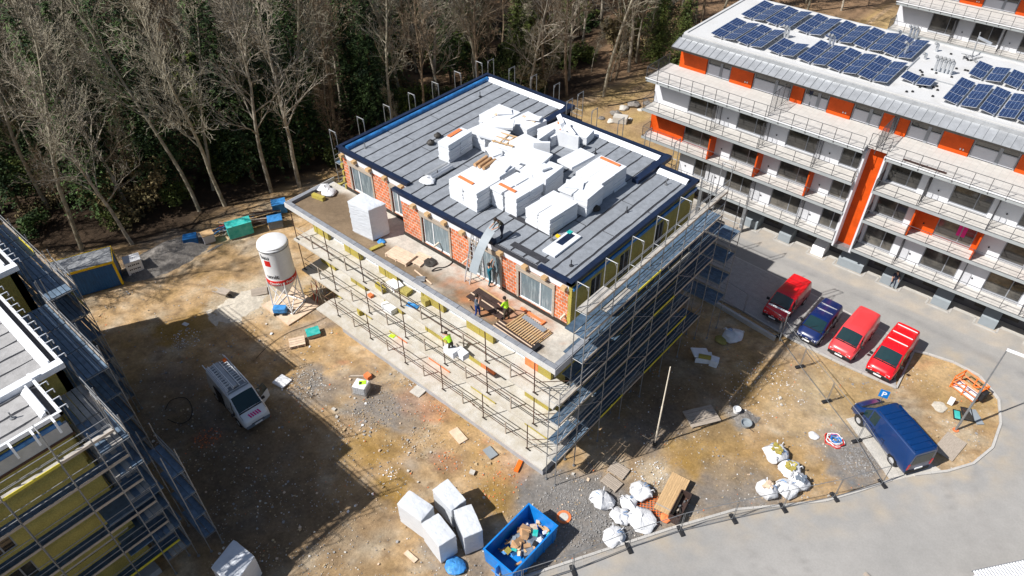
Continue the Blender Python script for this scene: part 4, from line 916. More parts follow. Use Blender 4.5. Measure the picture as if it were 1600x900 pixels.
# ladders and open door on the works van
for s in (-.78,.78): MB().box(-2.5,s-.03,2.34,.75,s+.03,2.46).build('roof_rack_rail', m['alu'], v6)
MB().box(-2.5,-.74,2.325,.75,.74,2.34).build('gap_shade_sheet', m['boxgrey'], v6)  # added dark sheet, stands in for the dim gaps between ladder rungs
for i in range(5): MB().box(-2.4+i*.75,-.78,2.36,-2.35+i*.75,.78,2.4).build('roof_rack_bar', m['alu'], v6)
def ladder(parent, L, w_, z, y0, name='ladder', loc=None):
    mb = MB()
    for s in (0, w_): mb.box(0, y0+s-.03, z, L, y0+s+.03, z+.07)
    k = int(L/.28)
    for i in range(k): mb.box(.1+i*.28, y0+.03, z+.02, .14+i*.28, y0+w_-.03, z+.05)
    o = mb.build(name, m['white'], parent)
    if loc: o.location = loc
    return o
for y0, zz in ((-.7,2.47),(.2,2.47),(-.62,2.56)): 
    L_ = ladder(None, 3.0, .42, 0, 0, 'ladder'); tag(L_, {-.7:'lower aluminium ladder on the kerb side of the white van roof',.2:'aluminium ladder on the far side of the white van roof',-.62:'uppermost aluminium ladder stacked on the white van roof'}[y0], 'ladder', 'ladders on the van roof')
    L_.location = (-20.15-2.4*cos(rad(5))+0.1*y0, -9.9+2.4*sin(rad(5))+y0, zz+.04); L_.rotation_euler.z = rad(-5)
tb = MB().box(0,-.14,0,2.9,.14,.12).build('pipe_box', m['zinc']); tb.location = (-22.5,-9.75,2.53); tb.rotation_euler.z = rad(-5); tag(tb, 'long grey tube box between the ladders on the white van', 'box')
MB().box(-2.75,.75,2.1,-2.2,.8,2.5).build('rack_end', m['white'], v6); MB().box(-3.1,-.8,2.3,-2.5,-.74,2.36).build('rack_end', m['white'], v6); MB().box(-3.1,.74,2.3,-2.5,.8,2.36).build('rack_end', m['white'], v6)
MB().obox((-2.2,.55,2.5),(.25,.25,.14)).build('beacon', m['orangep'], v6)
dd = MB().hexa([(1.35,1.02,.45),(.95,1.75,.45),(.99,1.78,.45),(1.39,1.05,.45),(1.35,1.02,1.2),(.95,1.75,1.2),(.99,1.78,1.2),(1.39,1.05,1.2)]).build('door', m['car_white'], v6)
MB().hexa([(1.34,1.02,1.22),(.95,1.75,1.22),(.98,1.77,1.22),(1.37,1.04,1.22),(1.1,.98,1.85),(.9,1.6,1.85),(.93,1.62,1.85),(1.13,1.0,1.85)]).build('door_window', m['glass_car'], dd)
for i in range(5): MB().hexa([(2.2,-.42+i*.17,1.16),(2.46,-.34+i*.17,1.03),(2.46,-.24+i*.17,1.03),(2.2,-.32+i*.17,1.16),(2.2,-.42+i*.17,1.235),(2.46,-.34+i*.17,1.115),(2.46,-.24+i*.17,1.115),(2.2,-.32+i*.17,1.235)]).build('stripe', m['magenta'], v6)
MB().box(-1.2,-1.035,.5,-.1,-1.0,1.95).build('open_side_door', m['black'], v6)
# ---------------------------------------------------------------- people
def person(label, x, y, z, rz, top, legs, head=None, lean=0.0, arms='down', name='person', stride=0.1, hscale=1.0):
    V = []; R_ = []; E_ = []; mt = []
    def j(p, r, parent=None, k=0, upper=False):
        p = Vector(p)
        if upper and lean: 
            q = p-Vector((0,0,.95)); q = Matrix.Rotation(lean, 3, 'Y') @ q; p = q+Vector((0,0,.95))
        V.append(p); R_.append(r); mt.append(k); i = len(V)-1
        if parent is not None: E_.append((parent, i))
        return i
    pel = j((0,0,.95), .155, None, 1); sp_ = j((0,0,1.14), .14, pel, 0, True); ch = j((0,0,1.36), .165, sp_, 0, True); nk = j((.01,0,1.5), .055, ch, 2, True)
    hd = j((.02,0,1.62), .095, nk, 2, True); ht = j((.02,0,1.73), .07, hd, 2, True); j((.125,0,1.61), .016, hd, 2, True)
    for s in (1,-1):
        sh = j((0,s*.19,1.41), .065, ch, 0, True)
        if arms == 'down': el = (.04,s*.27,1.14); wr = (.14,s*.26,.9)
        elif arms == 'up': el = (.16,s*.24,1.58); wr = (.26,s*.18,1.82)
        elif arms == 'fwd': el = (.16,s*.25,1.2); wr = (.42,s*.16,1.2)
        elif arms == 'reach': el = (.26,s*.22,1.3); wr = (.5,s*.15,1.42)
        elif arms == 'face': el = (.2,s*.22,1.25); wr = (.2,s*.08,1.52)
        e = j(el, .048, sh, 0, True); w_ = j(wr, .032, e, 2, True)
        d = (Vector(wr)-Vector(el)).normalized(); side = Vector((0,1,0)); hp = Vector(wr)+d*.09; pm = j(hp, .04, w_, 2, True)
        for f in range(4):
            b0 = hp+d*.03+side*(f-1.5)*.022; t0 = b0+d*(.07 if f in (1,2) else .055)+Vector((0,0,-.015)); a_ = j(b0, .011, pm, 2, True); j(t0, .009, a_, 2, True)
        th = Vector(wr)+d*.05-side*s*.045; j(th, .012, w_, 2, True)
        hp_ = j((0,s*.095,.9), .1, pel, 1); kn = j((.05+s*stride*.5,s*.11,.5), .068, hp_, 1); an = j((s*stride,s*.12,.1), .045, kn, 1); j((s*stride+.15,s*.13,.045), .042, an, 3)
    me = bpy.data.meshes.new('sk'); me.from_pydata([tuple(v) for v in V], E_, []); o = bpy.data.objects.new('sk', me); COL.objects.link(o)
    md = o.modifiers.new('s', 'SKIN'); md.use_smooth_shade = True
    sv = me.skin_vertices[0].data if len(me.skin_vertices) else None
    if sv is None: me.skin_vertices.new() if hasattr(me.skin_vertices, 'new') else None; sv = me.skin_vertices[0].data
    for i, r in enumerate(R_): sv[i].radius = (r, r); sv[i].use_root = (i == 0)
    sb = o.modifiers.new('u', 'SUBSURF'); sb.levels = 1
    dg = bpy.context.evaluated_depsgraph_get(); dg.update(); m2 = bpy.data.meshes.new_from_object(o.evaluated_get(dg))
    bpy.data.objects.remove(o)
    T = thing(name, label, 'person', (x, y, z), rz); T.scale = (hscale,)*3
    m2.materials.clear()
    for q in (top, legs, m['skin'], m['black']): m2.materials.append(q)
    for p in m2.polygons:
        c = p.center; best = min(E_, key=lambda e: (c-(V[e[0]]+V[e[1]])/2).length); p.material_index = mt[best[1]]; p.use_smooth = True
    b = bpy.data.objects.new('body', m2); COL.objects.link(b); b.parent = T
    hc = V[ht]; k = MB().lathe([(.0,.1),(.06,.09),(.1,.05),(.115,-.01),(.108,-.06)], (hc.x-.015,hc.y,hc.z-.02), 10); k.build('hair' if head is None else 'cap', head or m['hair'], T, smooth=60)
    for s in (1,-1): MB().obox((hc.x+.085, s*.035, hc.z-.1), (.02,.022,.014)).build('eye', m['black'], T)
    return T
a = at(783,371,13.2); person('bending man in dark clothes on the roof edge lowering a membrane strip', a.x, a.y+.1, 13.17, rad(-100), m['cloth_olive'], m['cloth_dark'], lean=rad(38), arms='reach', hscale=1.04)
a = at(765,446,9.7); person('man in teal workwear reaching up for the hanging membrane strip', a.x, a.y, 9.68, rad(60), m['cloth_teal'], m['cloth_teal'], arms='up', hscale=1.04)
a = at(771,443,9.7); person('man in dark jacket standing right behind the teal worker', a.x+.25, a.y+.35, 9.68, rad(70), m['cloth_dark'], m['cloth_dark'], arms='fwd', hscale=1.03)
a = at(746,495,9.7); person('man in grey jacket and blue trousers on the terrace, hands at his face', a.x, a.y, 9.68, rad(20), m['cloth_grey'], m['cloth_blue'], arms='face', hscale=1.04)
a = at(792,499,9.7); person('worker in bright yellow-green top on the terrace by the wooden frame', a.x, a.y, 9.68, rad(180), m['hivis'], m['cloth_olive'], lean=rad(12), arms='fwd')
a = at(704,553,6.6); person('worker in yellow-green top on the uppermost long balcony beside white foam', a.x, a.y+.1, 6.6, rad(180), m['hivis'], m['cloth_olive'], lean=rad(30), arms='reach')
a = at(1262,165,12.0); person('person in navy top and pale trousers on the finished top terrace', a.x, a.y, 12.0, rad(90), m['cloth_dark'], m['boxgrey'], arms='face')
a = at(1393,448,0.05); person('person in black standing at the dark plinth under the balconies', a.x, a.y, 0.04, rad(-60), m['cloth_dark'], m['cloth_dark'], arms='down')
# ---------------------------------------------------------------- foam stacks on the roof
RZ = 13.175
def foam_stack(label, x0, y0, x1, y1, h, layers=3, rz=0, tile=True, z=RZ, tilt=None):
    cx, cy = (x0+x1)/2, (y0+y1)/2; T = thing('foam_stack', label, 'insulation', (cx, cy, z), rz, 'white foam stacks on the roof')
    W, D = abs(x1-x0), abs(y1-y0); hh = h/layers; ny = 2 if D > 2.1 else 1; nx = 2 if W > 2.0 else 1
    for k in range(layers):
        for i in range(nx):
            for j in range(ny):
                nb = 3        # boards in each pack
                for b in range(nb):
                    z0 = k*hh+b*hh/nb; sh_ = .09 if random.random() < .07 else .02; jx = random.uniform(-sh_,sh_); jy = random.uniform(-sh_,sh_)
                    mb = MB().box(-W/2+i*W/nx+.006+jx, -D/2+j*D/ny+.006+jy, z0+.003, -W/2+(i+1)*W/nx-.006+jx, -D/2+(j+1)*D/ny-.006+jy, z0+hh/nb-.004)
                    mb.build('foam_board', m['foam'], T, bevel=0.012)
    return T
st = [('tall white foam stack at the left, topped by an orange tile, standing apart', -17.1,8.05,-16.1,10.6,1.42,3,rad(4)),
 ('front left white foam stack with an orange tile on top', -12.95,5.0,-10.4,7.2,1.45,3,0),
 ('white foam stack right behind the front left stack', -12.7,7.3,-10.6,8.9,1.5,3,0),
 ('narrow white foam stack between the front left and front middle stacks', -10.3,6.2,-9.25,8.6,1.42,3,0),
 ('front middle white foam stack with its orange tile across the gap', -9.15,6.2,-8.1,8.7,1.42,3,0),
 ('long white foam stack right of the middle whose front leans over', -10.2,8.85,-8.1,10.9,1.55,3,rad(2)),
 ('front right white foam stack nearest the roof corner', -7.35,6.1,-5.3,8.7,1.2,4,rad(-3)),
 ('large right hand white foam stack with an orange strip at its far edge', -7.3,11.1,-5.15,13.9,1.4,3,0),
 ('white foam stack in front of the large right hand stack', -7.0,9.0,-4.9,10.95,1.35,3,rad(1)),
 ('low white foam stack behind the tall left stack', -16.9,10.9,-15.0,13.2,1.1,3,rad(-3)),
 ('far left white foam stack with a wooden batten on top', -18.2,13.5,-16.0,15.8,0.9,2,rad(3)),
 ('far white foam stack nearest the white roof edge', -15.9,14.2,-13.9,16.3,0.85,2,rad(-6)),
 ('white foam stack under the wooden lattice frame', -14.6,10.6,-12.8,12.5,1.15,3,rad(6)),
 ('white foam stack in the middle with flat boards slid across it', -12.6,9.3,-10.6,11.4,1.2,3,rad(-2)),
 ('white foam stack below the orange batten near the jog of the roof edge', -13.4,14.6,-11.8,16.6,0.8,2,rad(-10)),
 ('small far right white foam stack beside the leaning boards', -11.9,16.1,-10.3,17.5,0.62,2,rad(10))]
random.seed(12)
for s_ in st: foam_stack(*s_[:6], s_[6], s_[7]+rad(random.uniform(-3.5,3.5)))
def foam_sheet(label, x, y, z, d, rz, tilt=None):
    mb = MB().obox((0,0,0), d, 0, tilt=tilt); o = mb.build('foam_sheet', m['foam'], None, loc=(x,y,z), bevel=0.01); o.rotation_euler.z = rz
    tag(o, label, 'foam board', 'loose foam boards on the roof'); return o
foam_sheet('loose white foam board lying across the far left stacks', -15.6, 12.9, 14.32, (2.1,1.3,.2), rad(35))
foam_sheet('loose white foam board upright on its edge facing the viewer, mid roof', -10.9, 12.0, RZ, (1.15,.22,1.9), rad(38))
foam_sheet('upright white foam board forming the back of the open square', -12.3, 14.0, RZ, (.2,2.4,1.1), rad(4))
foam_sheet('upright white foam board closing the right side of the open square', -11.1, 15.2, RZ, (1.9,.2,1.15), rad(8))
foam_sheet('white foam board leaning near the white roof edge, left one', -12.6, 16.9, 13.5, (.35,1.3,.9), rad(50), (0, rad(-28)))
foam_sheet('white foam board leaning near the white roof edge, right one', -11.6, 16.4, 13.5, (.35,2.2,.7), rad(58), (0, rad(-25)))
foam_sheet('white foam board slid out over the right middle stack', -8.3, 12.5, 14.45, (1.35,2.3,.2), rad(-6))
foam_sheet('white foam board overhanging the long middle stack', -10.3, 10.4, 14.74, (1.9,1.9,.16), rad(8))
foam_sheet('white foam board tilted above the tall left stack', -14.9, 11.6, 14.3, (1.9,1.5,.18), rad(20), (0, rad(6)))
foam_sheet('white foam board flat in the centre of the roof pile', -12.2, 12.0, 14.4, (2.0,1.6,.18), rad(-4))
for q_, (fx_, fy_, fz_, fr_, ft_) in enumerate([(-16.9,14.9,14.12,50,8),(-14.6,15.6,14.1,20,-7),(-13.2,9.6,14.5,-25,9),(-11.3,8.2,14.72,12,4),(-6.4,9.8,14.56,30,5),(-9.2,9.9,14.78,-14,-5),(-15.8,11.3,14.32,-30,10),(-12.5,15.5,14.02,65,12)]):
    foam_sheet('loose tilted white foam board '+['on the far left stacks','on the far stack by the roof edge','between the lattice and the ridge tiles','on the second front stack','on the stack before the large right one','on the long leaning stack','on the low stack behind the tall left one','on the stack near the roof jog'][q_], fx_, fy_, fz_, (1.15,.75,.12), rad(fr_), (rad(ft_), rad(ft_*.6)))
o = foam_sheet('white foam slab with a dark strip lying flat on the felt at the near right', -4.25, 5.85, RZ, (.95,2.6,.14), rad(0)); MB().box(-.32,-.2,.142,.16,1.1,.152).build('dark_strip', m['navy'], o)
def tile(label, x, y, z, d, rz, mt=None):
    tag(MB().obox((0,0,0), d).build('roof_tile_strip' if mt is None else 'batten', mt or m['terracotta'], None, loc=(x,y,z), rz=rz), label, 'tile' if mt is None else 'batten')
tile('orange tile strip on the tall left stack', -16.9, 9.6, 14.6, (.3,1.3,.06), rad(4)); tile('orange tile strip on the front left stack', -12.0, 5.65, 14.63, (1.35,.22,.06), rad(-3))
tile('orange tile strip bridging the front middle stacks', -9.4, 6.75, 14.6, (1.4,.22,.06), rad(-2)); tile('pale orange strip at the far edge of the large right stack', -6.3, 13.6, 14.58, (1.6,.22,.06), rad(-2))
tile('wooden batten on the far left stack', -17.2, 14.8, 14.08, (.2,1.3,.08), rad(3), m['timber_pale']); tile('wooden batten on the far middle stack', -14.9, 15.4, 14.03, (1.3,.18,.08), rad(-6), m['timber_pale'])
tile('wooden batten on the low stack behind the tall left one', -16.4, 12.4, 14.28, (.18,1.3,.07), rad(2), m['timber_pale']); tile('orange batten on the stack near the roof jog', -12.5, 16.0, 13.99, (.2,1.5,.07), rad(40), m['terracotta'])
T = thing('wooden_lattice', 'small wooden lattice frame lying on the white foam', 'wooden frame', (-13.7,11.6,14.34), rad(12))
for i in range(4): MB().box(-.8+i*.5,-.7,.0,-.72+i*.5,.7,.07).build('slat', m['timber'], T)
for i in range(3): MB().box(-.85,-.7+i*.62,.071,.85,-.62+i*.62,.13).build('slat', m['timber'], T)
T = thing('tile_bundle', 'bundle of three brown ridge tiles on the white foam', 'tiles', (-12.4,7.9,14.69), rad(5))
for i in range(3): MB().tube((i*.36-.36,-.65,.07),(i*.36-.36,.65,.07),.13,10).build('ridge_tile', m['cardboard'], T)
T = thing('foil_rolls', 'silvery foil rolls and crumpled film on the felt beside the foam', 'rolls', (-15.6,6.7,RZ), 0)
for i in range(3): MB().tube((i*.26-.3,-1.0,.16),(i*.26-.3,1.0,.16),.15,12).build('roll', m['lead'] if i else m['zinc'], T, smooth=40)
def blob(name, mat, parent, r, h, seed, n=14, loc=(0,0,0), flat_=0.6, rough_=0.35):
    mb = MB(); random.seed(seed); k = 9
    prof = []
    for j in range(k+1):
        t = j/k; prof.append((sin(pi*min(1, 0.12+t*0.88))**flat_, t))
    vs = []
    for rr, t in prof:
        for i in range(n):
            a = 2*pi*i/n; q = noise.noise(Vector((cos(a)*1.5, sin(a)*1.5, t*2.2+seed)))*rough_+1
            vs.append((cos(a)*r*rr*q*(1 if t > 0 else .9), sin(a)*r*rr*q, t*h*(1+noise.noise(Vector((cos(a), sin(a), seed*3)))*rough_)))
    mb.v = vs
    for j in range(k):
        for i in range(n): i2 = (i+1) % n; mb.f.append((j*n+i, j*n+i2, (j+1)*n+i2, (j+1)*n+i)); mb.m.append(0)
    mb.f.append(tuple(k*n+i for i in range(n))); mb.m.append(0)
    return mb.build(name, mat, parent, smooth=50, loc=loc)
blob('crumpled_film', m['whitefilm'], T, .55, .35, 3, loc=(.1,-1.3,0))
for i, (u, v) in enumerate([(684,214),(673,225),(931,328)]):
    a = at(u, v, 13.2); tag(blob('tool_heap', m['steel_dark'], None, .28, .35, 20+i, loc=(a.x,a.y,RZ)), ['small heap of tools left of the tall foam stack','dark tool bag at the left of the tall foam stack','grey vent pot near the right roof edge'][i], 'tools')
a = at(878,367,13.2); tag(MB().obox((0,0,0),(.3,.3,.2)).build('tool_case', m['teal'], None, loc=(a.x+.3,a.y+.4,RZ), bevel=.02), 'small teal tool case against the front right foam stack', 'case')
a = at(868,368,13.2); tag(MB().obox((0,0,0),(.28,.2,.15)).build('tool_case', m['yellow'], None, loc=(a.x+.2,a.y,RZ), bevel=.02), 'small yellow box against the front right foam stack', 'box')
# membrane strip handed up from the terrace
n = 14; pts = []
p0 = Vector((-7.75,4.0,14.25)); p1 = Vector((-7.75,1.6,11.75))
mb = MB()
for i in range(n+1):
    t = i/n; p = p0.lerp(p1, t); p.z += 0.45*sin(pi*t)*(1-t) ; p.y -= 0.35*sin(pi*t); pts.append(p)
for a_, b_ in zip(pts[:-1], pts[1:]):
    for off in (0,): mb.hexa([a_+Vector((-.32,0,-.008)), a_+Vector((.32,0,-.008)), b_+Vector((.32,0,-.008)), b_+Vector((-.32,0,-.008)), a_+Vector((-.32,0,.008)), a_+Vector((.32,0,.008)), b_+Vector((.32,0,.008)), b_+Vector((-.32,0,.008))])
tag(mb.build('membrane_strip', m['boxgrey'], None), 'long grey membrane strip bending down from the roof edge between two workers', 'membrane')
T = thing('roof_ladder', 'aluminium ladder leaning from the terrace against the roof edge', 'ladder', (-9.1,2.35,9.68)); 
for s in (-.22,.22): MB().hexa([(s-.03,0,0),(s+.03,0,0),(s+.03,.07,0),(s-.03,.07,0),(s-.03,.95,3.7),(s+.03,.95,3.7),(s+.03,1.02,3.7),(s-.03,1.02,3.7)]).build('rail', m['alu'], T)
for i in range(12): t = (i+.6)/12.5; MB().tube((-.2,.035+.95*t,3.7*t),(.2,.035+.95*t,3.7*t),.018,5).build('rung', m['alu'], T)
# ---------------------------------------------------------------- things on the terrace
def wrapped_pack(label, pts, h, z=0.0, mat=None, seed=1, name='wrapped_pallet', courses=6, group=None):
    "shrink-wrapped pallet: pts = four base corners"
    c = sum((Vector((p[0],p[1],0)) for p in pts), Vector())/4; T = thing(name, label, 'pallet', (c.x, c.y, z), 0, group)
    MB().prism([((p[0]-c.x)*.94,(p[1]-c.y)*.94) for p in pts], 0.0, 0.13).build('pallet_base', m['timber_grey'], T)
    random.seed(seed); mb = MB(); nl = courses*2; ring = []; N = 6
    for k in range(nl+1):
        z_ = .13+(h-.13)*k/nl; pin = 1-.018*(k % 2)*(0 < k < nl); r = []
        for e in range(4):
            a = Vector((pts[e][0]-c.x, pts[e][1]-c.y, 0)); b = Vector((pts[(e+1)%4][0]-c.x, pts[(e+1)%4][1]-c.y, 0))
            for q in range(N):
                p = a.lerp(b, q/N)*pin*(1+random.uniform(-.012,.012)); 
                if q == 0: p *= .985
                r.append(Vector((p.x, p.y, z_+random.uniform(-.015,.015))))
        ring.append(r)
    ring.append([p*0.97+Vector((0,0,h*0.03+.03)) for p in ring[-1]])
    ring.append([Vector((p.x*.45, p.y*.45, h+.045+random.uniform(-.01,.03))) for p in ring[-1]])
    mb.v = [tuple(p) for r in ring for p in r]; M_ = 4*N
    for k in range(len(ring)-1):
        for i in range(M_): i2 = (i+1) % M_; mb.f.append((k*M_+i, k*M_+i2, (k+1)*M_+i2, (k+1)*M_+i)); mb.m.append(0)
    mb.f.append(tuple((len(ring)-1)*M_+i for i in range(M_))); mb.m.append(0)
    mb.build('wrapped_load', mat or m['wrap'], T, smooth=42)
    return T
    MB().hexa([(pts[0][0]-c.x,pts[0][1]-c.y-.02,h*.55),(pts[1][0]-c.x,pts[1][1]-c.y-.02,h*.5),(pts[1][0]-c.x,pts[1][1]-c.y+.0,h*.5),(pts[0][0]-c.x,pts[0][1]-c.y,h*.55),(pts[0][0]-c.x,pts[0][1]-c.y-.02,h*.58),(pts[1][0]-c.x,pts[1][1]-c.y-.02,h*.53),(pts[1][0]-c.x,pts[1][1]-c.y,h*.53),(pts[0][0]-c.x,pts[0][1]-c.y,h*.58)]).build('film_fold', m['whitefilm'], T)
    return T
wrapped_pack('tall white wrapped block pallet standing on the terrace by the roof wall', [(-18.95,1.1),(-17.0,1.3),(-16.75,2.65),(-19.05,2.4)], 2.6, 9.68, seed=2)
packs = [('left of the four white wrapped pallets in front of the skip', [(-4.75,-8.75),(-2.8,-8.6),(-2.95,-7.42),(-4.9,-7.6)]),
         ('rearmost of the four white wrapped pallets, left of the skip', [(-3.85,-6.7),(-1.97,-6.95),(-1.8,-5.85),(-3.7,-5.5)]),
         ('right of the four white wrapped pallets, next to the blue skip', [(-1.9,-6.85),(-.18,-7.74),(.3,-6.65),(-1.4,-5.82)]),
         ('nearest of the four white wrapped pallets at the bottom of the view', [(-2.72,-8.7),(-.88,-9.05),(-.62,-7.9),(-2.45,-7.55)])]
for i, (l, p) in enumerate(packs): wrapped_pack(l, p, 2.02, 0.0, seed=5+i, group='white wrapped pallets by the skip')
wrapped_pack('white wrapped pallet in blue shade at the foot of the left block', [(-9.6,-18.2),(-7.7,-18.0),(-8.3,-16.2),(-10.15,-16.4)], 2.0, 0.0, seed=11)
tag(blob('crumpled_film', m['tarp'], None, .6, .35, 31, loc=(-.2,-8.6,0)), 'crumpled blue and white film between the pallets and the skip', 'film')
def pallet(label, x, y, z, rz, L=1.2, W=.8, mat=None, n=7, name='pallet', group='loose wooden pallets', stack=1):
    T = thing(name, label, 'pallet', (x,y,z), rz, group); mt = mat or m['timber_pale']
    b = None
    for s in range(stack):
        for i in range(n):
            if b is None: b = MB().box(-L/2,0,.11,L/2,W/n-.025,.135).build('board', mt, T); b.location = (0,-W/2,0)
            else: inst(b, T, (0,-W/2+i*W/n,s*.14))
    for s in range(stack):
        for i in (-1,0,1): MB().box(i*(L/2-.06)-.05,-W/2,s*.14,i*(L/2-.06)+.05,W/2,s*.14+.108).build('bearer', mt, T)
    return T
def pp(u, v, z=0.0): a = at(u, v, z); return a.x, a.y
x, y = pp(627,402,9.7); pallet('pale timber sheet stack on the terrace, left one', x, y, 9.68, rad(5), 1.9, 1.1, n=3, stack=2)
x, y = pp(656,406,9.7); pallet('slatted timber pallet on the terrace beside the timber sheets', x, y, 9.68, rad(5), 1.1, 1.2, n=6)
x, y = pp(672,411,9.7); tag(blob('rubble_heap', m['steel_dark'], None, .45, .2, 41, loc=(x,y,9.68)), 'dark heap of scraps next to the slatted pallet', 'scrap')
x, y = pp(657,437,9.7); T = thing('pipe_bundle', 'bundle of short grey pipes near the terrace edge', 'pipes', (x,y,9.7), rad(40))
for i in range(4): MB().tube((-.3,i*.13-.2,.06),(.3,i*.13-.2,.06),.06,8).build('pipe', m['galv'], T)
x, y = pp(661,433,9.7); tile('pale batten lying by the grey pipes on the terrace', x, y, 9.69, (1.9,.08,.05), rad(-8), m['timber_pale'])
T = thing('formwork_boards', 'dark film faced boards on a timber base in the middle of the terrace', 'boards', (-6.6,1.75,9.68), rad(-3))
for i in range(3): MB().box(-1.5,-.55+i*.38,.1,1.5,-.2+i*.38,.16+i*.01).build('board', m['board_dark'], T)
for s in (-1.2,0,1.2): MB().box(s-.05,-.6,0,s+.05,.6,.1).build('bearer', m['timber'], T)
MB().box(-1.55,.62,0,1.55,.74,.12).build('batten', m['timber'], T); MB().box(-1.5,-.16,.17,1.5,-.1,.22).build('batten', m['timber_pale'], T)
T = thing('timber_grate', 'new timber grate with many slats on the terrace near the right window', 'grate', (-3.3,1.55,9.68), rad(-4))
for s in (-.75,-.0,.75): MB().box(-1.15,s-.05,.08,1.15,s+.05,.18).build('beam', m['timber'], T)
for i in range(13): MB().box(-1.12+i*.178,-.78,.19,-1.04+i*.178,.78,.24).build('slat', m['timber'], T)
for s in (-1.15,1.15): MB().box(s-.05,-.85,.0,s+.05,.85,.08).build('beam', m['timber'], T)
MB().box(-.9,.38,.245,.9,.72,.27).build('felt_piece', m['felt'], T)
T = thing('plank_bundle', 'bundle of long brown planks along the terrace edge', 'planks', (-3.5,.72,9.68), rad(-3))
for i in range(6): MB().box(-1.6,-.36+i*.12,.0,1.6,-.28+i*.12,.16+.03*(i%2)).build('plank', m['timber_pale'] if i % 2 == 0 else m['board_dark'], T)
MB().box(1.4,-.42,0,1.66,.42,.24).build('black_wrap', m['black'], T)
x, y = pp(845,500,9.7); T = thing('clay_profile', 'orange clay channel pieces at the base of the right window', 'clay channel', (-4.0,2.75,9.68), rad(-3)); MB().box(-.9,-.05,0,1.0,.06,.12).build('channel', m['terracotta'], T); MB().box(.95,-.3,0,1.07,.1,.14).build('channel', m['terracotta'], T)
x, y = pp(514,303,9.7); T = thing('white_sack', 'crumpled white sacks at the far left corner of the terrace', 'sack', (x,y,9.68)); blob('sack', m['bagwhite'], T, .55, .4, 51); blob('sack', m['bagwhite'], T, .5, .35, 52, loc=(-.8,.2,0)); 
x, y = pp(498,310,9.7); tile('yellow insulation slab beside the white sacks', x, y, 9.68, (1.1,.3,.3), rad(10), m['wool'])
x, y = pp(589,387,9.7); tile('yellow insulation slab near the wrapped pallet', x, y, 9.68, (.3,1.0,.14), rad(-10), m['wool'])
x, y = pp(596,378,9.7); tag(blob('blue_sheet', m['tarp'], None, .3, .15, 54, loc=(x,y,9.68)), 'small blue sheet at the foot of the terrace pallet', 'sheet')
def cable(label, pts, r=.03, mat=None, name='cable'):
    P = [Vector(p) for p in pts]; out = []
    for i in range(len(P)-1):
        a = P[max(0,i-1)]; b = P[i]; c = P[i+1]; d = P[min(len(P)-1,i+2)]
        for k in range(6):
            t = k/6; out.append(0.5*((2*b)+(c-a)*t+(2*a-5*b+4*c-d)*t*t+(3*b-a-3*c+d)*t**3))
    out.append(P[-1]); return tag(MB().path(out, r, 6).build(name, mat or m['black'], None), label, 'cable')
def gp(l, z=0.03): return [(*pp(u,v,z), z) for u, v in l]
cable('black hose curling over the terrace from the wall', [(*pp(u,v,9.7), 9.72) for u,v in [(713,400),(705,412),(694,418),(682,419),(675,424),(690,421)]], .035)
cable('brown hose on the terrace near the standing workers', [(*pp(u,v,9.7), 9.72) for u,v in [(735,478),(742,486),(760,484),(775,480)]], .03)
# small things on the balconies
for (u, v, z, d, mt, lab) in [(706,552,6.6,(.9,.6,.5),'foam','white foam pack beside the bending worker'),(722,556,6.6,(.8,.5,.45),'foam','second white foam pack by the bending worker'),(612,482,3.6,(1.2,.7,.45),'foam','white foam pack on the middle balcony'),(565,490,.6,(.35,.3,.5),'wool','yellow insulation piece on the lowest balcony'),
   (618,448,6.6,(1.1,.8,.3),'white','white sheet stack on the uppermost balcony'),(635,458,6.6,(.7,.6,.3),'wool_dark','olive insulation piece on the uppermost balcony'),(595,452,6.6,(1.0,.3,.35),'wool','yellow insulation pack on the uppermost balcony'),(645,478,6.6,(.9,.4,.06),'tarp','blue and white panel on the uppermost balcony'),
   (620,520,.6,(.4,.3,.05),'hivis','green sheet on the lowest balcony'),(580,463,3.6,(.4,.3,.2),'terracotta','orange bricks on the middle balcony'),(665,475,6.6,(.6,.35,.5),'wool_dark','olive bundle on the uppermost balcony'),(848,535-0,9.7,(.01,.01,.01),'wool','x')]:
    if lab == 'x': continue
    x, y = pp(u,v,z); tag(MB().obox((0,0,0),d,jit=.02).build('insulation_pack', m[mt], None, loc=(x,min(y,1.4),z), rz=random.uniform(-.3,.3)), lab, 'pack')
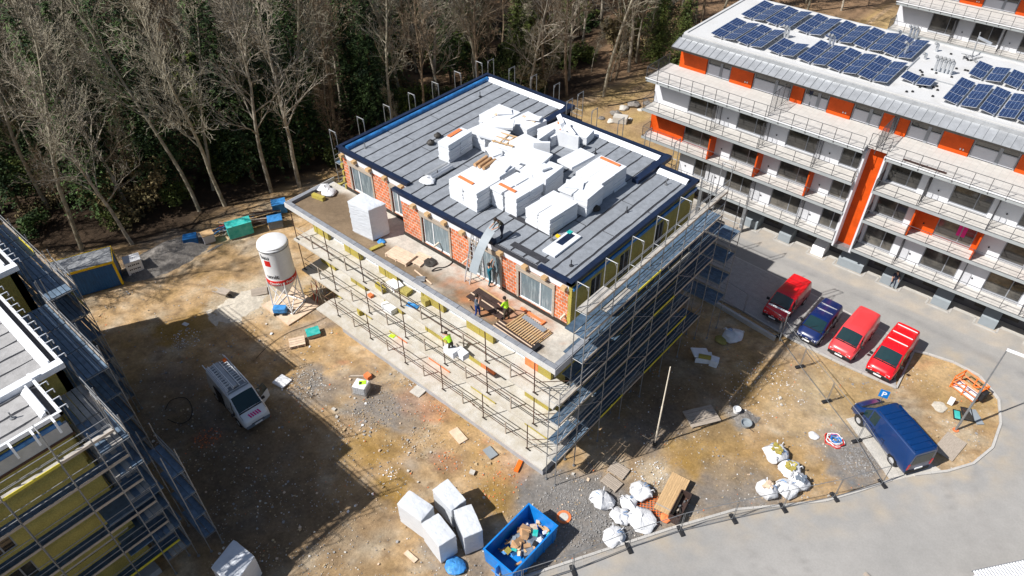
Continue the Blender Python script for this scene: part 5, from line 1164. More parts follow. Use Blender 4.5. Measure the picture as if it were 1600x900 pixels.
# ---------------------------------------------------------------- silo
T = thing('silo', 'white mortar silo with red band standing on legs beside the balconies', 'silo', (-26.3,-1.35,0))
bz = 3.1; tz = 6.75; R0 = 1.14
MB().lathe([(.25,1.5),(R0,bz),(R0+.01,bz+.02),(R0+.01,bz+.55),(R0,bz+.56),(R0,tz-.35),(R0+.04,tz-.33),(R0+.04,tz-.25),(R0,tz-.22),(R0,tz-.08),(R0-.1,tz),(0,tz+.1)], n=36).build('tank', m['white'], T, smooth=40)
MB().lathe([(R0+.02,bz+.03),(R0+.03,bz+.04),(R0+.03,bz+.52),(R0+.02,bz+.53)], n=36).build('red_band', m['red'], T, smooth=60)
MB().lathe([(R0+.06,tz-.4),(R0+.07,tz-.36),(R0+.06,tz-.32)], n=36).build('rim', m['galv'], T)
mb = MB()
for i in range(4):
    a = pi/4+i*pi/2+.35; b = a+pi/2; P_ = Vector((cos(a)*R0,sin(a)*R0,0)); Q_ = Vector((cos(b)*R0,sin(b)*R0,0))
    MB().tube(P_*1.12, P_+Vector((0,0,bz+.3)), .06, 6).build('leg', m['white'], T)
    MB().tube(P_*1.1+Vector((0,0,.4)), Q_+Vector((0,0,bz-.3)), .04, 6).build('brace', m['white'], T); MB().tube(Q_*1.1+Vector((0,0,.4)), P_+Vector((0,0,bz-.3)), .04, 6).build('brace', m['white'], T)
    MB().tube(P_*1.1+Vector((0,0,.15)), Q_*1.1+Vector((0,0,.15)), .05, 6).build('base_frame', m['white'], T)
MB().box(-1.7,-1.5,-.02,1.9,1.6,.1).build('base_board', m['timber_pale'], T)
def wrap_text(txt, size, ang, z, mat, parent, R_, bold=True, name='lettering'):
    cu = bpy.data.curves.new('t', 'FONT'); cu.body = txt; cu.size = size; cu.align_x = 'CENTER'; cu.offset = size*.02 if bold else 0; cu.resolution_u = 3
    o = bpy.data.objects.new('t', cu); COL.objects.link(o); dg = bpy.context.evaluated_depsgraph_get(); dg.update(); me = bpy.data.meshes.new_from_object(o.evaluated_get(dg)); bpy.data.objects.remove(o)
    for v in me.vertices:
        a = ang+v.co.x/R_; v.co = Vector((cos(a)*(R_+.012), sin(a)*(R_+.012), z+v.co.y))
    me.materials.clear(); me.materials.append(mat); k = bpy.data.objects.new(name, me); COL.objects.link(k); k.parent = parent; return k
ca = math.atan2(-21.9+1.35, 16.1+26.3)
def sect(a0, a1, z0, z1, mat, name, R_=R0+.006):
    mb = MB(); n = 8
    for i in range(n):
        a = a0+(a1-a0)*i/n; b = a0+(a1-a0)*(i+1)/n; mb.face([(cos(a)*R_,sin(a)*R_,z0),(cos(b)*R_,sin(b)*R_,z0),(cos(b)*R_,sin(b)*R_,z1),(cos(a)*R_,sin(a)*R_,z1)])
    mb.build(name, mat, T)
sect(ca-.95, ca-.52, 5.05, 5.6, m['red'], 'red_square')
wrap_text('bau', .55, ca-.85, 5.72, m['black'], T, R0); wrap_text('umit', .55, ca-.62, 3.85, m['black'], T, R0)
wrap_text('Omítky • Potěry', .34, ca+.02, bz+.15, m['white'], T, R0+.022)
# ---------------------------------------------------------------- skip
T = thing('waste_skip', 'open blue skip full of rubble and cardboard at the bottom of the view', 'skip', (2.08,-5.35,0), rad(-1)); mb = MB(); Wb, Lb, h = 1.08, 1.9, 1.5; wt, lt = 1.12, 1.98
def q4(w_, l, z): return [Vector((-w_,-l,z)),Vector((w_,-l,z)),Vector((w_,l,z)),Vector((-w_,l,z))]
o1 = q4(Wb,Lb,.12); o2 = q4(wt,lt,h); i1 = q4(Wb-.06,Lb-.06,.2); i2 = q4(wt-.06,lt-.06,h)
mb.face(o1[::-1]); mb.face(i1)
for e in range(4):
    f = (e+1) % 4; mb.face([o1[e],o1[f],o2[f],o2[e]]); mb.face([i1[f],i1[e],i2[e],i2[f]]); mb.face([o2[e],o2[f],i2[f],i2[e]])
mb.build('tub', m['skipblue'], T)
for s in (1,-1):
    for k in range(5): MB().box(min(s*Wb,s*(Wb+.07)),-1.6+k*.8-.04,.15,max(s*Wb,s*(Wb+.07)),-1.6+k*.8+.04,1.4).build('rib', m['skipblue'], T)
    MB().box(min(s*(wt-.07),s*(wt+.03)),-lt-.03,h+.003,max(s*(wt-.07),s*(wt+.03)),lt+.03,h+.08).build('rim', m['skipblue'], T)
for s in (1,-1): MB().box(-wt+.075,min(s*(lt-.07),s*(lt+.03)),h+.003,wt-.075,max(s*(lt-.07),s*(lt+.03)),h+.08).build('rim', m['skipblue'], T)
MB().tube((-.3,-lt-.2,.5),(.3,-lt-.2,.5),.05,8).build('hook', m['skipblue'], T); MB().box(-.06,-lt-.22,.2,.06,-lt+.02,1.2).build('hook_post', m['skipblue'], T)
random.seed(5)
tag(blob('rubble', m['cloth_grey'], None, 1.0, .75, 61, n=20, loc=(2.1,-4.9,.22)), 'grey bed of rubble inside the blue skip', 'rubble')['kind'] = 'stuff'
mt_ = ['cardboard','cardboard','timber','wool','white','tarp','black','timber_pale','cloth_grey','teal','timber_grey','whitefilm']
for i in range(46):
    xx = 2.08+random.uniform(-.8,.75); yy = -4.95+random.uniform(-1.35,1.45); k = random.choice(mt_)
    d = (random.uniform(.15,.55), random.uniform(.12,.4), random.uniform(.04,.22))
    if i < 5: k = 'cardboard'; d = (.6,.42,.3); xx = 2.2+random.uniform(-.6,.3); yy = -4.9+random.uniform(-.7,.9)
    if k == 'timber': d = (random.uniform(.5,.9),.08,.06)
    hz = .85-(abs(xx-2.1)*.3+abs(yy+4.9)*.15)+random.uniform(-.1,.12); hz = max(.35, min(1.0, hz))
    o = MB().obox((0,0,0), d, jit=.02, tilt=(random.uniform(-.5,.5), random.uniform(-.5,.5))).build('rubbish_piece', m[k], None, loc=(xx,yy,hz), rz=random.uniform(0,6))
    tag(o, ('large ' if max(d) > .45 else 'small ')+{'cardboard':'brown cardboard piece','timber':'raw timber offcut','wool':'yellow insulation scrap','white':'white panel scrap','tarp':'blue plastic scrap','black':'black plastic scrap','timber_pale':'pale board scrap','cloth_grey':'dark grey rubble lump','teal':'teal plastic scrap','timber_grey':'weathered board scrap','whitefilm':'white film scrap'}[k]+' in the blue skip '+('at its far left' if xx < 2.1 and yy > -4.9 else 'at its far right' if yy > -4.9 else 'at its near left' if xx < 2.1 else 'at its near right'), 'rubbish', 'rubbish in the blue skip')
# ---------------------------------------------------------------- containers and stores at the forest edge
T = thing('site_container', 'blue site container with yellow edges at the forest edge', 'container', (-41.3,-11.0,0), math.atan2(3.3,1.3))
L_, W_, H_ = 5.2, 2.3, 2.55      # long side faces the site
MB().box(-L_/2,-W_/2,.1,L_/2,W_/2,H_).build('walls', m['container'], T)
MB().box(-L_/2+.06,-W_/2+.06,H_+.003,L_/2-.06,W_/2-.06,H_+.04).build('roof', m['zinc'], T)
for s in (-1,1):
    MB().box(-L_/2-.03,min(s*W_/2,s*(W_/2+.03)),H_-.16,L_/2+.03,max(s*W_/2,s*(W_/2+.03)),H_+.05).build('edge_beam', m['yellow'], T)
    MB().box(min(s*L_/2,s*(L_/2+.03)),-W_/2,H_-.16,max(s*L_/2,s*(L_/2+.03)),W_/2,H_+.05).build('edge_beam', m['yellow'], T)
    for t in (-1,1): MB().obox((s*(L_/2-.04),t*(W_/2-.04),.1),(.18,.18,H_-.28)).build('corner_post', m['yellow'], T)
for i in range(24): MB().box(-L_/2+.2+i*.2,-W_/2-.02,.25,-L_/2+.28+i*.2,-W_/2+.001,H_-.2).build('corrugation', m['container'], T)
def crate(label, x, y, rz, d, mat, cat='crate', name='crate', lid=None, marks=False):
    T = thing(name, label, cat, (x,y,0), rz); MB().obox((0,0,.1),(d[0],d[1],d[2]-.1)).build('box', mat, T, bevel=.03); MB().obox((0,0,0),(d[0]*.9,d[1]*.9,.1)).build('pallet_base', m['timber_grey'], T)
    if lid: MB().obox((0,0,d[2]),(d[0]+.04,d[1]+.04,.05)).build('lid', lid, T)
    if marks:
        for r in range(3):
            for c in range(3):
                cx = -.32+c*.32; zz = .3+r*.42; k = MB()
                for s in (-1,1): k.hexa([(cx,-d[1]/2-.006,zz-.02),(cx+s*.12,-d[1]/2-.006,zz-.09),(cx+s*.12,-d[1]/2-.004,zz-.09),(cx,-d[1]/2-.004,zz-.02),(cx,-d[1]/2-.006,zz+.02),(cx+s*.12,-d[1]/2-.006,zz+.09),(cx+s*.12,-d[1]/2-.004,zz+.09),(cx,-d[1]/2-.004,zz+.02)])
                if r != 1 or c != 5: k.build('printed_mark', m['black'], T)
    return T
crate('white packed crate with black bow marks beside the blue container', -40.1,-7.4, rad(72-0), (1.3,1.1,1.45), m['white'], lid=m['bagwhite'], marks=True)
crate('teal wrapped stack of boards at the forest edge', -37.9,1.6, rad(70), (2.2,1.1,1.35), m['teal'], cat='pallet', name='wrapped_stack', lid=m['teal'])
crate('pale grey plywood crate left of the teal stack', -39.2,-.9, rad(75), (1.0,.9,.9), m['render_grey'], lid=m['timber'])
crate('dark blue wheeled bin lying among the stores', -39.9,-2.2, rad(60), (1.2,.9,1.0), m['container'], cat='bin', name='waste_bin')
x, y = pp(450,330); crate('blue wrapped block pallet behind the silo', x-.5, y-.5, rad(60), (1.3,1.1,1.1), m['tarp'], cat='pallet', name='wrapped_stack', lid=m['tarp'])
x, y = pp(452,345); crate('grey block pallet under blue foil behind the silo', x-.2, y-1.3, rad(60), (1.3,1.1,.9), m['cloth_grey'], cat='pallet', name='wrapped_stack', lid=m['tarp'])
T = thing('timber_pile', 'pile of long boards and tubes in the shade left of the balconies', 'timber pile', (*pp(415,345),0), rad(60))
random.seed(9)
for i in range(22): y0 = random.uniform(-.9,.9); zz = .05+random.uniform(0,.6); MB().obox((random.uniform(-.4,.4),y0,zz),(random.uniform(2,3.6),.12,.06),rad(random.uniform(-12,12))).build('board', m[random.choice(['timber_grey','rust','tarp','board_dark','timber'])], T)
T = thing('timber_pile', 'heap of tubes, foil and planks at the forest edge left of the teal stack', 'scrap pile', (*pp(345,362),0), rad(70))
for i in range(16): MB().tube((random.uniform(-1.5,1),random.uniform(-1,1),.1+random.random()*.3),(random.uniform(0,2.5),random.uniform(-1,1),.1+random.random()*.4),.05,6).build('tube', m[random.choice(['galv','rust','tarp','red','timber_grey'])], T)
# gravel heap
random.seed(3)
def heap(label, x, y, rx, ry, h, mat, seed, rz=0, name='gravel_heap'):
    n = 26; xs = [-1+2*i/n for i in range(n+1)]
    mb = MB()
    for b in xs:
        for a in xs:
            d = math.hypot(a, b); z = max(0, 1-d)**.8*h*(1+noise.noise(Vector((a*3,b*3,seed)))*.5)+noise.noise(Vector((a*9,b*9,seed)))*.04*(d < 1)-.06; mb.v.append((a*rx, b*ry, z))
    for j in range(n):
        for i in range(n): k = j*(n+1)+i; mb.f.append((k,k+1,k+n+2,k+n+1)); mb.m.append(0)
    o = mb.build(name, mat, None, smooth=60, loc=(x,y,0), rz=rz); o['kind'] = 'stuff'; return tag(o, label, 'heap')
m['gravel'] = M('grey_gravel', (0.22,0.20,0.18), .95, .25, 4, bump=.8, bscale=14, fine=.35); m['sand'] = M('pale_sand', (0.5,0.45,0.37), .95, .15, 4, bump=.4, fine=.2)
x, y = pp(262,400); heap('long grey gravel heap at the forest edge by the blue container', x, y, 2.2, 4.2, 1.1, m['gravel'], 1)
x, y = pp(375,478); heap('low pale sand spill beside the silo', x, y, 1.6, 2.6, .25, m['sand'], 2)
x, y = pp(1162,652); heap('low heap of wet mortar with a washing tub on the dirt', x, y, .9, .8, .25, m['gravel'], 4)
x, y = pp(1165,665); tag(MB().lathe([(0,.02),(.3,.02),(.38,.3),(.35,.3),(.28,.08),(0,.08)], n=18).build('tub', m['boxgrey'], None, smooth=50, loc=(x,y,.05)), 'round grey mortar tub at the heap on the dirt', 'tub')
x, y = pp(1150,645); tag(MB().lathe([(0,.02),(.22,.02),(.28,.35),(.25,.35),(.2,.08),(0,.08)], n=16).build('bucket', m['white'], None, smooth=50, loc=(x,y,.1)), 'white bucket on the mortar heap', 'bucket')
# ---------------------------------------------------------------- big bags
def bag(label, u, v, r, h, seed, fill=None, mat=None, flat_=.35):
    x, y = pp(u, v); T = thing('big_bag', label, 'bulk bag', (x, y, 0), 0, 'bulk bags on the site')
    blob('bag', mat or m['bagwhite'], T, r, h, seed, n=18, flat_=flat_, rough_=.42)
    random.seed(seed)
    for k in range(3):
        a = random.uniform(0, 6.28); MB().path([(cos(a)*r*.7,sin(a)*r*.7,h*.8),(cos(a)*r*1.0,sin(a)*r*1.0,h*1.05),(cos(a)*r*1.15,sin(a)*r*1.15,h*.75)], .03, 5).build('loop', m['bagwhite'], T)
    for k in range(2): 
        a = random.uniform(0, 3.14); MB().path([(cos(a)*r*1.0,sin(a)*r*1.0,h*.5),(cos(a)*r*.72,sin(a)*r*.72,h*.99),(cos(a)*r*.3,sin(a)*r*.3,h*1.05)], .018, 5).build('seam', m['tarp'], T)
    if fill:
        for k in range(9): MB().obox((random.uniform(-.4,.4)*r, random.uniform(-.4,.4)*r, h*1.0+random.uniform(-.05,.02)),(.28,.2,.1),random.uniform(0,3),tilt=(random.uniform(-.4,.4),0)).build('filling', m[fill], T)
    return T
for a_ in [('white bulk bag at the left of the group near the pallets',940,785,.72,.62,71),('upper white bulk bag of the group with blue markings',1002,772,.68,.7,72),('grey-white slumped bulk bag in the middle of the group',982,788,.5,.5,73),('white bulk bag with dark print left of the spread one',968,808,.62,.45,74),
   ('wide white bulk bag with dark print and orange netting behind it',1001,815,.85,.5,75),('nearest beige-white bulk bag by the kerb',959,840,.66,.5,76),
   ('white bulk bag holding yellow insulation, farthest of the right group',1211,713,.72,.8,77,'wool'),('white bulk bag with dark scraps, second of the right group',1232,738,.68,.75,78,'wool'),('white bulk bag of rubble, leftmost of the right group by the kerb',1197,771,.62,.8,79,'timber_pale'),
   ('white bulk bag with blue patch in the right group',1229,768,.68,.75,80,None),('white bulk bag with grey foil near the fence foot',1247,758,.62,.8,81,'cloth_grey'),('blue-white sack in the shade with yellow scraps beside it',1145,528,.75,.6,82)]: bag(*a_)
x, y = pp(1127,532); tag(blob('insulation_scraps', m['wool_dark'], None, .5, .2, 83, loc=(x,y,0)), 'olive insulation scraps beside the shaded sack', 'scraps')
T = thing('foam_offcuts', 'white boxes and foam slabs dumped in the shade right of the block', 'foam', (*pp(1098,562),0), rad(20))
for i, (dx, dy, d, r_) in enumerate([(0,0,(1.2,.8,.5),.2),(.8,-.2,(.6,.6,.6),.0),(-.3,.1,(1.3,.9,.1),.5)]): MB().obox((dx,dy,.0 if i < 2 else .52),d,r_,tilt=(0,.1*i)).build('slab', m['whitefilm'], T)
MB().obox((.1,-.3,.54),(.9,.3,.2),.1).build('slab', m['wool'], T)
# ---------------------------------------------------------------- timber, pallets, panels on the ground
T = thing('timber_raft', 'large new timber panel leaning over a dark crate near the bags', 'timber', (6.85,3.55,.0), rad(99))
for i in range(9): MB().obox((0,-.6+i*.135,.42+i*.0),(2.9,.125,.05),0,tilt=(0,rad(-4))).build('board', m['timber'], T)
for s in (-1,1): MB().box(s*1.1-.05,-.6,.0,s*1.1+.05,.55,.4).build('bearer', m['timber_grey'], T)
T = thing('open_crate', 'dark open crate of tools beside the large timber panel', 'crate', (7.75,3.1,.0), rad(99))
for s in (-.32,.32): MB().box(-1.0,s-.03,0,1.0,s+.03,.75).build('side_board', m['board_dark'], T)
for s in (-1.0,1.0): MB().box(s-.03,-.288,0,s+.03,.288,.75).build('end_board', m['board_dark'], T)
MB().box(-.96,-.28,.1,.96,.28,.2).build('bottom_board', m['board_dark'], T)
for i in range(8): MB().obox((random.uniform(-.8,.8),random.uniform(-.25,.25),.2),(random.uniform(.2,.6),.1,.15),random.uniform(0,3)).build('tool', m[random.choice(['rust','steel_dark','timber_grey','galv'])], T)
x, y = pp(1040,810); tag(blob('clay_heap', m['terracotta'], None, .35, .3, 91, loc=(x,y,0)), 'small orange clay heap at the end of the timber panel', 'heap')
T = thing('orange_net', 'orange plastic netting between the white bulk bags', 'net', (*pp(1016,790),.06), rad(30))
for i in range(9): MB().tube((-.9,-.7+i*.17,0),(.9,-.7+i*.17,.05),.015,4).build('strand', m['orangep'], T); MB().tube((-.8+i*.2,-.7,.02),(-.8+i*.2,.7,.02),.015,4).build('strand', m['orangep'], T)
x, y = 3.45, 2.0; pallet('weathered pallet lying in front of the half shaded one', x, y, 0, rad(-3), 1.2, .85, m['timber_grey'])
x, y = 3.25, 3.05; pallet('weathered pallet half in the shade below the block corner', x, y, .0, rad(3), 1.2, .95, m['timber_grey'])
x, y = 5.1, 10.5; pallet('broad timber platform half in the shade', x, y, 0, rad(57), 2.2, 1.5, m['timber_grey'], n=5)
x, y = pp(433,452); pallet('pale slatted pallet left of the silo legs', x-.8, y-1.2, 0, rad(60), 1.3, 1.0, m['timber_grey'])
x, y = pp(465,537); pallet('small pale timber pallet on the dirt beyond the works van', x, y, 0, rad(60), 1.2, 1.0, m['timber_pale'], n=4, stack=2)
x, y = pp(490,523); crate('small pallet with a teal sheet on top', x, y, rad(65), (1.0,.9,.35), m['timber_grey'], lid=m['teal'])
x, y = pp(440,490); T = thing('mixer_machine', 'small blue mortar pump on wheels below the silo', 'machine', (x,y,0), rad(40)); MB().obox((0,0,.25),(1.1,.6,.5)).build('casing', m['tarp'], T, bevel=.08)
for sx in (-.35,.35):
    for sy in (-.32,.32): MB().tube((sx,sy-.05,.17),(sx,sy+.05,.17),.17,12).build('wheel', m['black'], T)
MB().tube((.5,0,.6),(1.1,0,.8),.03,6).build('handle', m['galv'], T)
x, y = pp(352,463); T = thing('wheelbarrow', 'small wheelbarrow on the dirt left of the silo', 'wheelbarrow', (x,y,0), rad(20)); MB().hexa([(-.3,-.25,.3),(.3,-.25,.3),(.3,.25,.3),(-.3,.25,.3),(-.5,-.35,.6),(.5,-.35,.6),(.5,.35,.6),(-.5,.35,.6)]).build('tray', m['timber_grey'], T); MB().tube((.55,-.04,.2),(.55,.04,.2),.2,12).build('wheel', m['black'], T)
for s in (-.25,.25): MB().tube((.5,s*.3,.2),(-1.0,s,.5),.025,5).build('handle', m['galv'], T)
x, y = pp(566,612); T = thing('intermediate_tank', 'square white liquid tank in its wire cage on the dirt', 'tank', (x,y,0), rad(25)); MB().obox((0,0,.14),(1.0,.9,.75)).build('tank', m['whitefilm'], T, bevel=.08); MB().obox((0,0,0),(1.15,1.0,.12)).build('pallet_base', m['timber_grey'], T)
for i in range(7):
    MB().tube((-.54,-.5,.15+i*.13),(.54,-.5,.15+i*.13),.012,4).build('cage_bar', m['galv'], T); MB().tube((.55,-.5,.15+i*.13),(.55,.5,.15+i*.13),.012,4).build('cage_bar', m['galv'], T); MB().tube((-.54+i*.18,-.5,.12),(-.54+i*.18,-.5,.95),.012,4).build('cage_bar', m['galv'], T)
MB().tube((0,0,.88),(0,0,.95),.12,12).build('cap', m['black'], T); MB().obox((.1,.1,.89),(.5,.35,.05),.4).build('green_film', m['hivis'], T)
for i, (u, v, d, rz_, mt, lab) in enumerate([(441,597,(1.05,.95,.12),8,'white','white foam slab lying in the shade beside the works van'),(653,612,(.9,.8,.06),5,'concrete','grey board lying close to the block'),(716,681,(1.3,.7,.05),-12,'timber_pale','pale timber board lying flat near the block'),(766,708,(.9,.6,.1),-12,'boxgrey','grey insulation slab by the foot of the block'),
    (810,729,(.3,.9,.1),20,'orangep','orange and grey board at the corner of the block'),(738,739,(.35,.3,.15),20,'concrete','small concrete block on the dirt'),(642,870,(.9,.3,.05),0,'timber_pale','broken board on the dirt left of the pallets'),(1484,698,(2.2,1.3,.05),82,'timber_grey','brown timber sheet lying in the island'),
    (1525,652,(1.3,.5,.05),-50,'boxgrey','pale blue-grey panel on the island'),(290,507,(.5,.3,.05),15,'bagwhite','small white scrap on the yellow mud'),(522,640-0,(.3,.2,.1),10,'concrete','stone on the dirt'),(1388,690,(.01,.01,.01),0,'white','x'),(560,588,(1.2,.12,.06),40,'timber_grey','narrow batten lying on the dirt'),(575,590,(.5,.4,.3),0,'terracotta','orange brick lump by the foundation')]):
    if lab == 'x': continue
    x, y = pp(u, v); tag(MB().obox((0,0,0),d,jit=.01).build('building_scrap', m[mt], None, loc=(x,y,.012), rz=rad(rz_)), lab, 'board')
x, y = pp(502,480); T = thing('scaffold_parts', 'stack of scaffold tubes under the end of the long balconies', 'scaffold parts', (x-.6,y+.6,0), rad(40))
for i in range(14): MB().tube((random.uniform(-.6,.6),random.uniform(-.6,.6),0),(random.uniform(-.9,.9),random.uniform(-.9,.9),random.uniform(1.4,2.3)),.03,5).build('tube', m[random.choice(['galv','red','galv','cream'])], T)
# coil of hose, orange cage, windows on the island
x, y = pp(1303,689); T = thing('hose_coil', 'coil of red, white and blue hose on the gravel', 'hose', (x,y,0))
for k, (r_, mt) in enumerate([(.62,'red'),(.57,'white'),(.5,'red'),(.45,'bagwhite'),(.36,'white'),(.28,'tarp'),(.2,'skipblue'),(.33,'skipblue')]):
    pts = [(cos(t*pi/9)*r_*(1+.12*sin(t*1.7+k))+.05*(k%3), sin(t*pi/9)*r_*.95*(1+.1*cos(t*2.1+k))+.04*(k%2), .05+.06*(k%4)+.03*sin(t+k)) for t in range(19)]; MB().path(pts, .032, 6).build('loop', m[mt], T)
tag(blob('white_sheet', m['bagwhite'], None, .35, .12, 95, loc=(x-1.2,y-.5,0)), 'crumpled white sheet beside the hose coil', 'sheet')
x, y = pp(1510,612); T = thing('orange_platform', 'orange lift basket frame standing on the island', 'lift basket', (x,y,0), rad(-20))
fl = MB().box(-.9,-.6,.1,.9,.6,.16).build('floor', m['whitefilm'], T)
for z in (.15,.6,1.1):
    for s in (-1,1): MB().tube((-.9,s*.6,z),(.9,s*.6,z),.045,6).build('rail', m['orangep'], T); MB().tube((s*.9,-.6,z),(s*.9,.6,z),.045,6).build('rail', m['orangep'], T)
for sx in (-.9,0,.9):
    for sy in (-.6,.6): MB().tube((sx,sy,0),(sx,sy,1.1),.045,6).build('post', m['orangep'], T)
MB().tube((-.9,-.6,.15),(0,-.6,1.1),.035,6).build('brace', m['orangep'], T); MB().tube((0,.6,.15),(.9,.6,1.1),.035,6).build('brace', m['orangep'], T); MB().obox((1.05,0,.3),(.3,.6,.7)).build('control_box', m['black'], T, bevel=.03)
def wsheet(label, u, v, d, rz_, mt): 
    x, y = pp(u, v); T = thing('glazed_frame', label, 'window', (x,y,.03), rad(rz_)); w2, l2 = d[0]/2, d[1]/2
    MB().box(-w2+.06,-l2+.06,0,w2-.06,l2-.06,.03).build('pane', m[mt], T)
    for s in (-1,1): MB().box(-w2,min(s*l2,s*(l2-.06)),0,w2,max(s*l2,s*(l2-.06)),.06).build('frame', m['black'], T); MB().box(min(s*w2,s*(w2-.06)),-l2+.06,0,max(s*w2,s*(w2-.06)),l2-.06,.06).build('frame', m['black'], T)
wsheet('small green glazed frame lying on the island', 1495,649, (.5,.9), 20, 'teal'); wsheet('larger dark glazed frame lying on the island', 1511,648, (.7,1.2), 25, 'glass')
x, y = pp(1484,631); tag(MB().obox((0,0,0),(.35,.25,.6)).build('white_bin', m['white'], None, loc=(x,y,.0), bevel=.03), 'small white box standing on the island', 'box')
x, y = pp(1475,634); tag(blob('spilled_plaster', m['sand'], None, .5, .05, 99, loc=(x-.2,y-.3,0)), 'spill of pale plaster beside the small white box', 'spill')
x, y = pp(881,808); T = thing('manhole_cover', 'round manhole cover in the gravel right of the skip', 'manhole', (x,y,.0)); MB().lathe([(0,.05),(.28,.05),(.29,.04),(.29,0)], n=24).build('lid', m['concrete'], T); MB().lathe([(.3,0),(.3,.045),(.45,.045),(.46,0)], n=24).build('ring', m['terracotta'], T)
# ---------------------------------------------------------------- masts, lamps, sign
T = thing('timber_mast', 'tall thin pale pole standing in the shade on the dirt', 'pole', (3.91,6.34,0)); MB().tube((0,0,0),(0,0,4.0),.055,8).build('lower_section', m['cream'], T); MB().tube((0,0,4.0),(0,0,7.7),.045,8,.035).build('upper_section', m['cream'], T); MB().tube((0,0,0),(0,0,.3),.14,8).build('socket', m['steel_dark'], T)
x, y = pp(1493,672); T = thing('street_lamp', 'grey street lamp on the island casting a long shadow', 'street lamp', (x,y,0)); MB().tube((0,0,0),(0,0,4.2),.075,10).build('lower_pole', m['galv'], T); MB().tube((0,0,4.2),(0,0,7.9),.055,10,.04).build('upper_pole', m['galv'], T); MB().hexa([(-.02,-.1,7.85),(1.2,-.14,7.95),(1.2,.1,7.95),(-.02,.1,7.85),(-.02,-.1,7.93),(1.2,-.14,8.01),(1.2,.1,8.01),(-.02,.1,7.93)]).build('lamp_head', m['whitefilm'], T); MB().tube((0,0,0),(0,0,.05),.2,12).build('base', m['terracotta'], T)
x, y = pp(1366,646); T = thing('parking_sign', 'blue parking sign on a grey post in front of the blue van', 'sign', (x,y,0), rad(12)); MB().tube((0,0,0),(0,0,2.2),.03,8).build('post', m['galv'], T)
MB().box(-.3,-.035,1.75,.3,-.02,2.45).build('sign_plate', m['skipblue'], T)
def letter(txt, size, parent, loc, rot, mat):
    cu = bpy.data.curves.new('t', 'FONT'); cu.body = txt; cu.size = size; cu.align_x = 'CENTER'; cu.extrude = .004; cu.offset = size*.02
    o = bpy.data.objects.new('t', cu); COL.objects.link(o); dg = bpy.context.evaluated_depsgraph_get(); dg.update(); me = bpy.data.meshes.new_from_object(o.evaluated_get(dg)); bpy.data.objects.remove(o)
    me.materials.clear(); me.materials.append(mat); k = bpy.data.objects.new('lettering', me); COL.objects.link(k); k.parent = parent; k.location = loc; k.rotation_euler = rot
letter('P', .6, T, (0,-.042,1.88), (rad(90),0,0), m['white'])
# lamp post lying across the red van corner: slender lamp beside the first van
x, y = pp(1262,545); T = thing('street_lamp', 'slender lamp beside the parked red and navy cars', 'street lamp', (5.9,21.0,0)); MB().tube((0,0,0),(0,0,3.0),.05,8).build('pole', m['galv'], T); MB().hexa([(-1.6,-.06,2.95),(.1,-.08,2.95),(.1,.08,2.95),(-1.6,.06,2.95),(-1.6,-.06,3.0),(.1,-.08,3.0),(.1,.08,3.0),(-1.6,.06,3.0)]).build('lamp_head', m['whitefilm'], T)
# ---------------------------------------------------------------- site fence
def fence_panel(a, b, label):
    a = Vector((*a, 0)); b = Vector((*b, 0)); d = b-a; L = d.length-.06; T = thing('mesh_fence', label, 'fence', (a.x,a.y,.06), math.atan2(d.y,d.x), 'site fence panels'); H = 2.0
    for xx in (.03, L): MB().tube((xx,0,0),(xx,0,H),.021,6).build('upright', m['galv'], T)
    for z in (.12,H): MB().tube((.03,0,z),(L,0,z),.021,6).build('rail', m['galv'], T)
    mb = MB(); k = int(L/.16)
    for i in range(1,k): mb.tube((i*L/k,0,.12),(i*L/k,0,H),.0025,3,caps=False)
    for z in (.6,1.1,1.6): mb.tube((.03,0,z),(L,0,z),.003,3,caps=False)
    w_ = mb.build('wire_mesh', m['galv'], T); w_['kind'] = 'stuff'; return T
def foot(p, ang, lab): tag(MB().obox((0,0,0),(.24,.72,.13)).build('rubber_block', m['black'], None, loc=(p[0],p[1],.03), rz=ang, bevel=.03), lab, 'fence foot', 'rubber feet of the site fence')
ff = [(2.2,-9.2),(3.6,-7.0),(5.18,-4.35),(6.83,-1.08),(8.57,1.9),(10.58,4.72),(12.56,7.42),(14.66,10.24),(16.58,13.19)]
names_ = ['beyond the skip corner','right of the skip','below the manhole cover','in front of the beige bag','in front of the timber panel','left of the right bag group','at the right bag group','between the bags and the pad','at the concrete pad']
for i, (a, b) in enumerate(zip(ff[:-1], ff[1:])): fence_panel(a, b, 'mesh fence panel along the road kerb '+names_[i])
for i, p in enumerate(ff): foot(p, math.atan2(3.0,1.9), 'black rubber fence foot '+names_[i])
f2 = [(16.58,13.19),(14.06,15.44),(11.13,17.46),(8.27,19.37),(5.6,21.3)]; n2_ = ['by the blue van','beside the hose coil gravel','in the open dirt below the parking bay','near the navy car']
for i, (a, b) in enumerate(zip(f2[:-1], f2[1:])): fence_panel(a, b, 'mesh fence panel '+n2_[i])
for i, p in enumerate(f2[1:]): 
    foot(p, math.atan2(-2.0,2.9), 'black rubber fence foot '+n2_[i]); a = Vector((*p,.1)); d = Vector((.55,.83,0)); T = thing('fence_brace', 'slanting steel prop behind the fence '+n2_[i], 'prop', (p[0],p[1],.06))
    MB().tube((0,0,1.7),(d.x*1.3,d.y*1.3,0),.021,6).build('prop', m['galv'], T); MB().tube((0,0,.05),(d.x*1.3,d.y*1.3,.05),.021,6).build('prop', m['steel_dark'], T)
f3 = [(5.6,21.3),(2.3,22.0),(-1.1,22.6)]
for i, (a, b) in enumerate(zip(f3[:-1], f3[1:])): fence_panel(a, b, 'mesh fence panel in the shade, %s the building' % ['away from','close to'][i])
# retaining edge in the shade
flat('edge_wall', [(-4.5,21.9),(5.6,20.7),(5.6,20.95),(-4.5,22.15)], -.1, .35, m['kerb'])
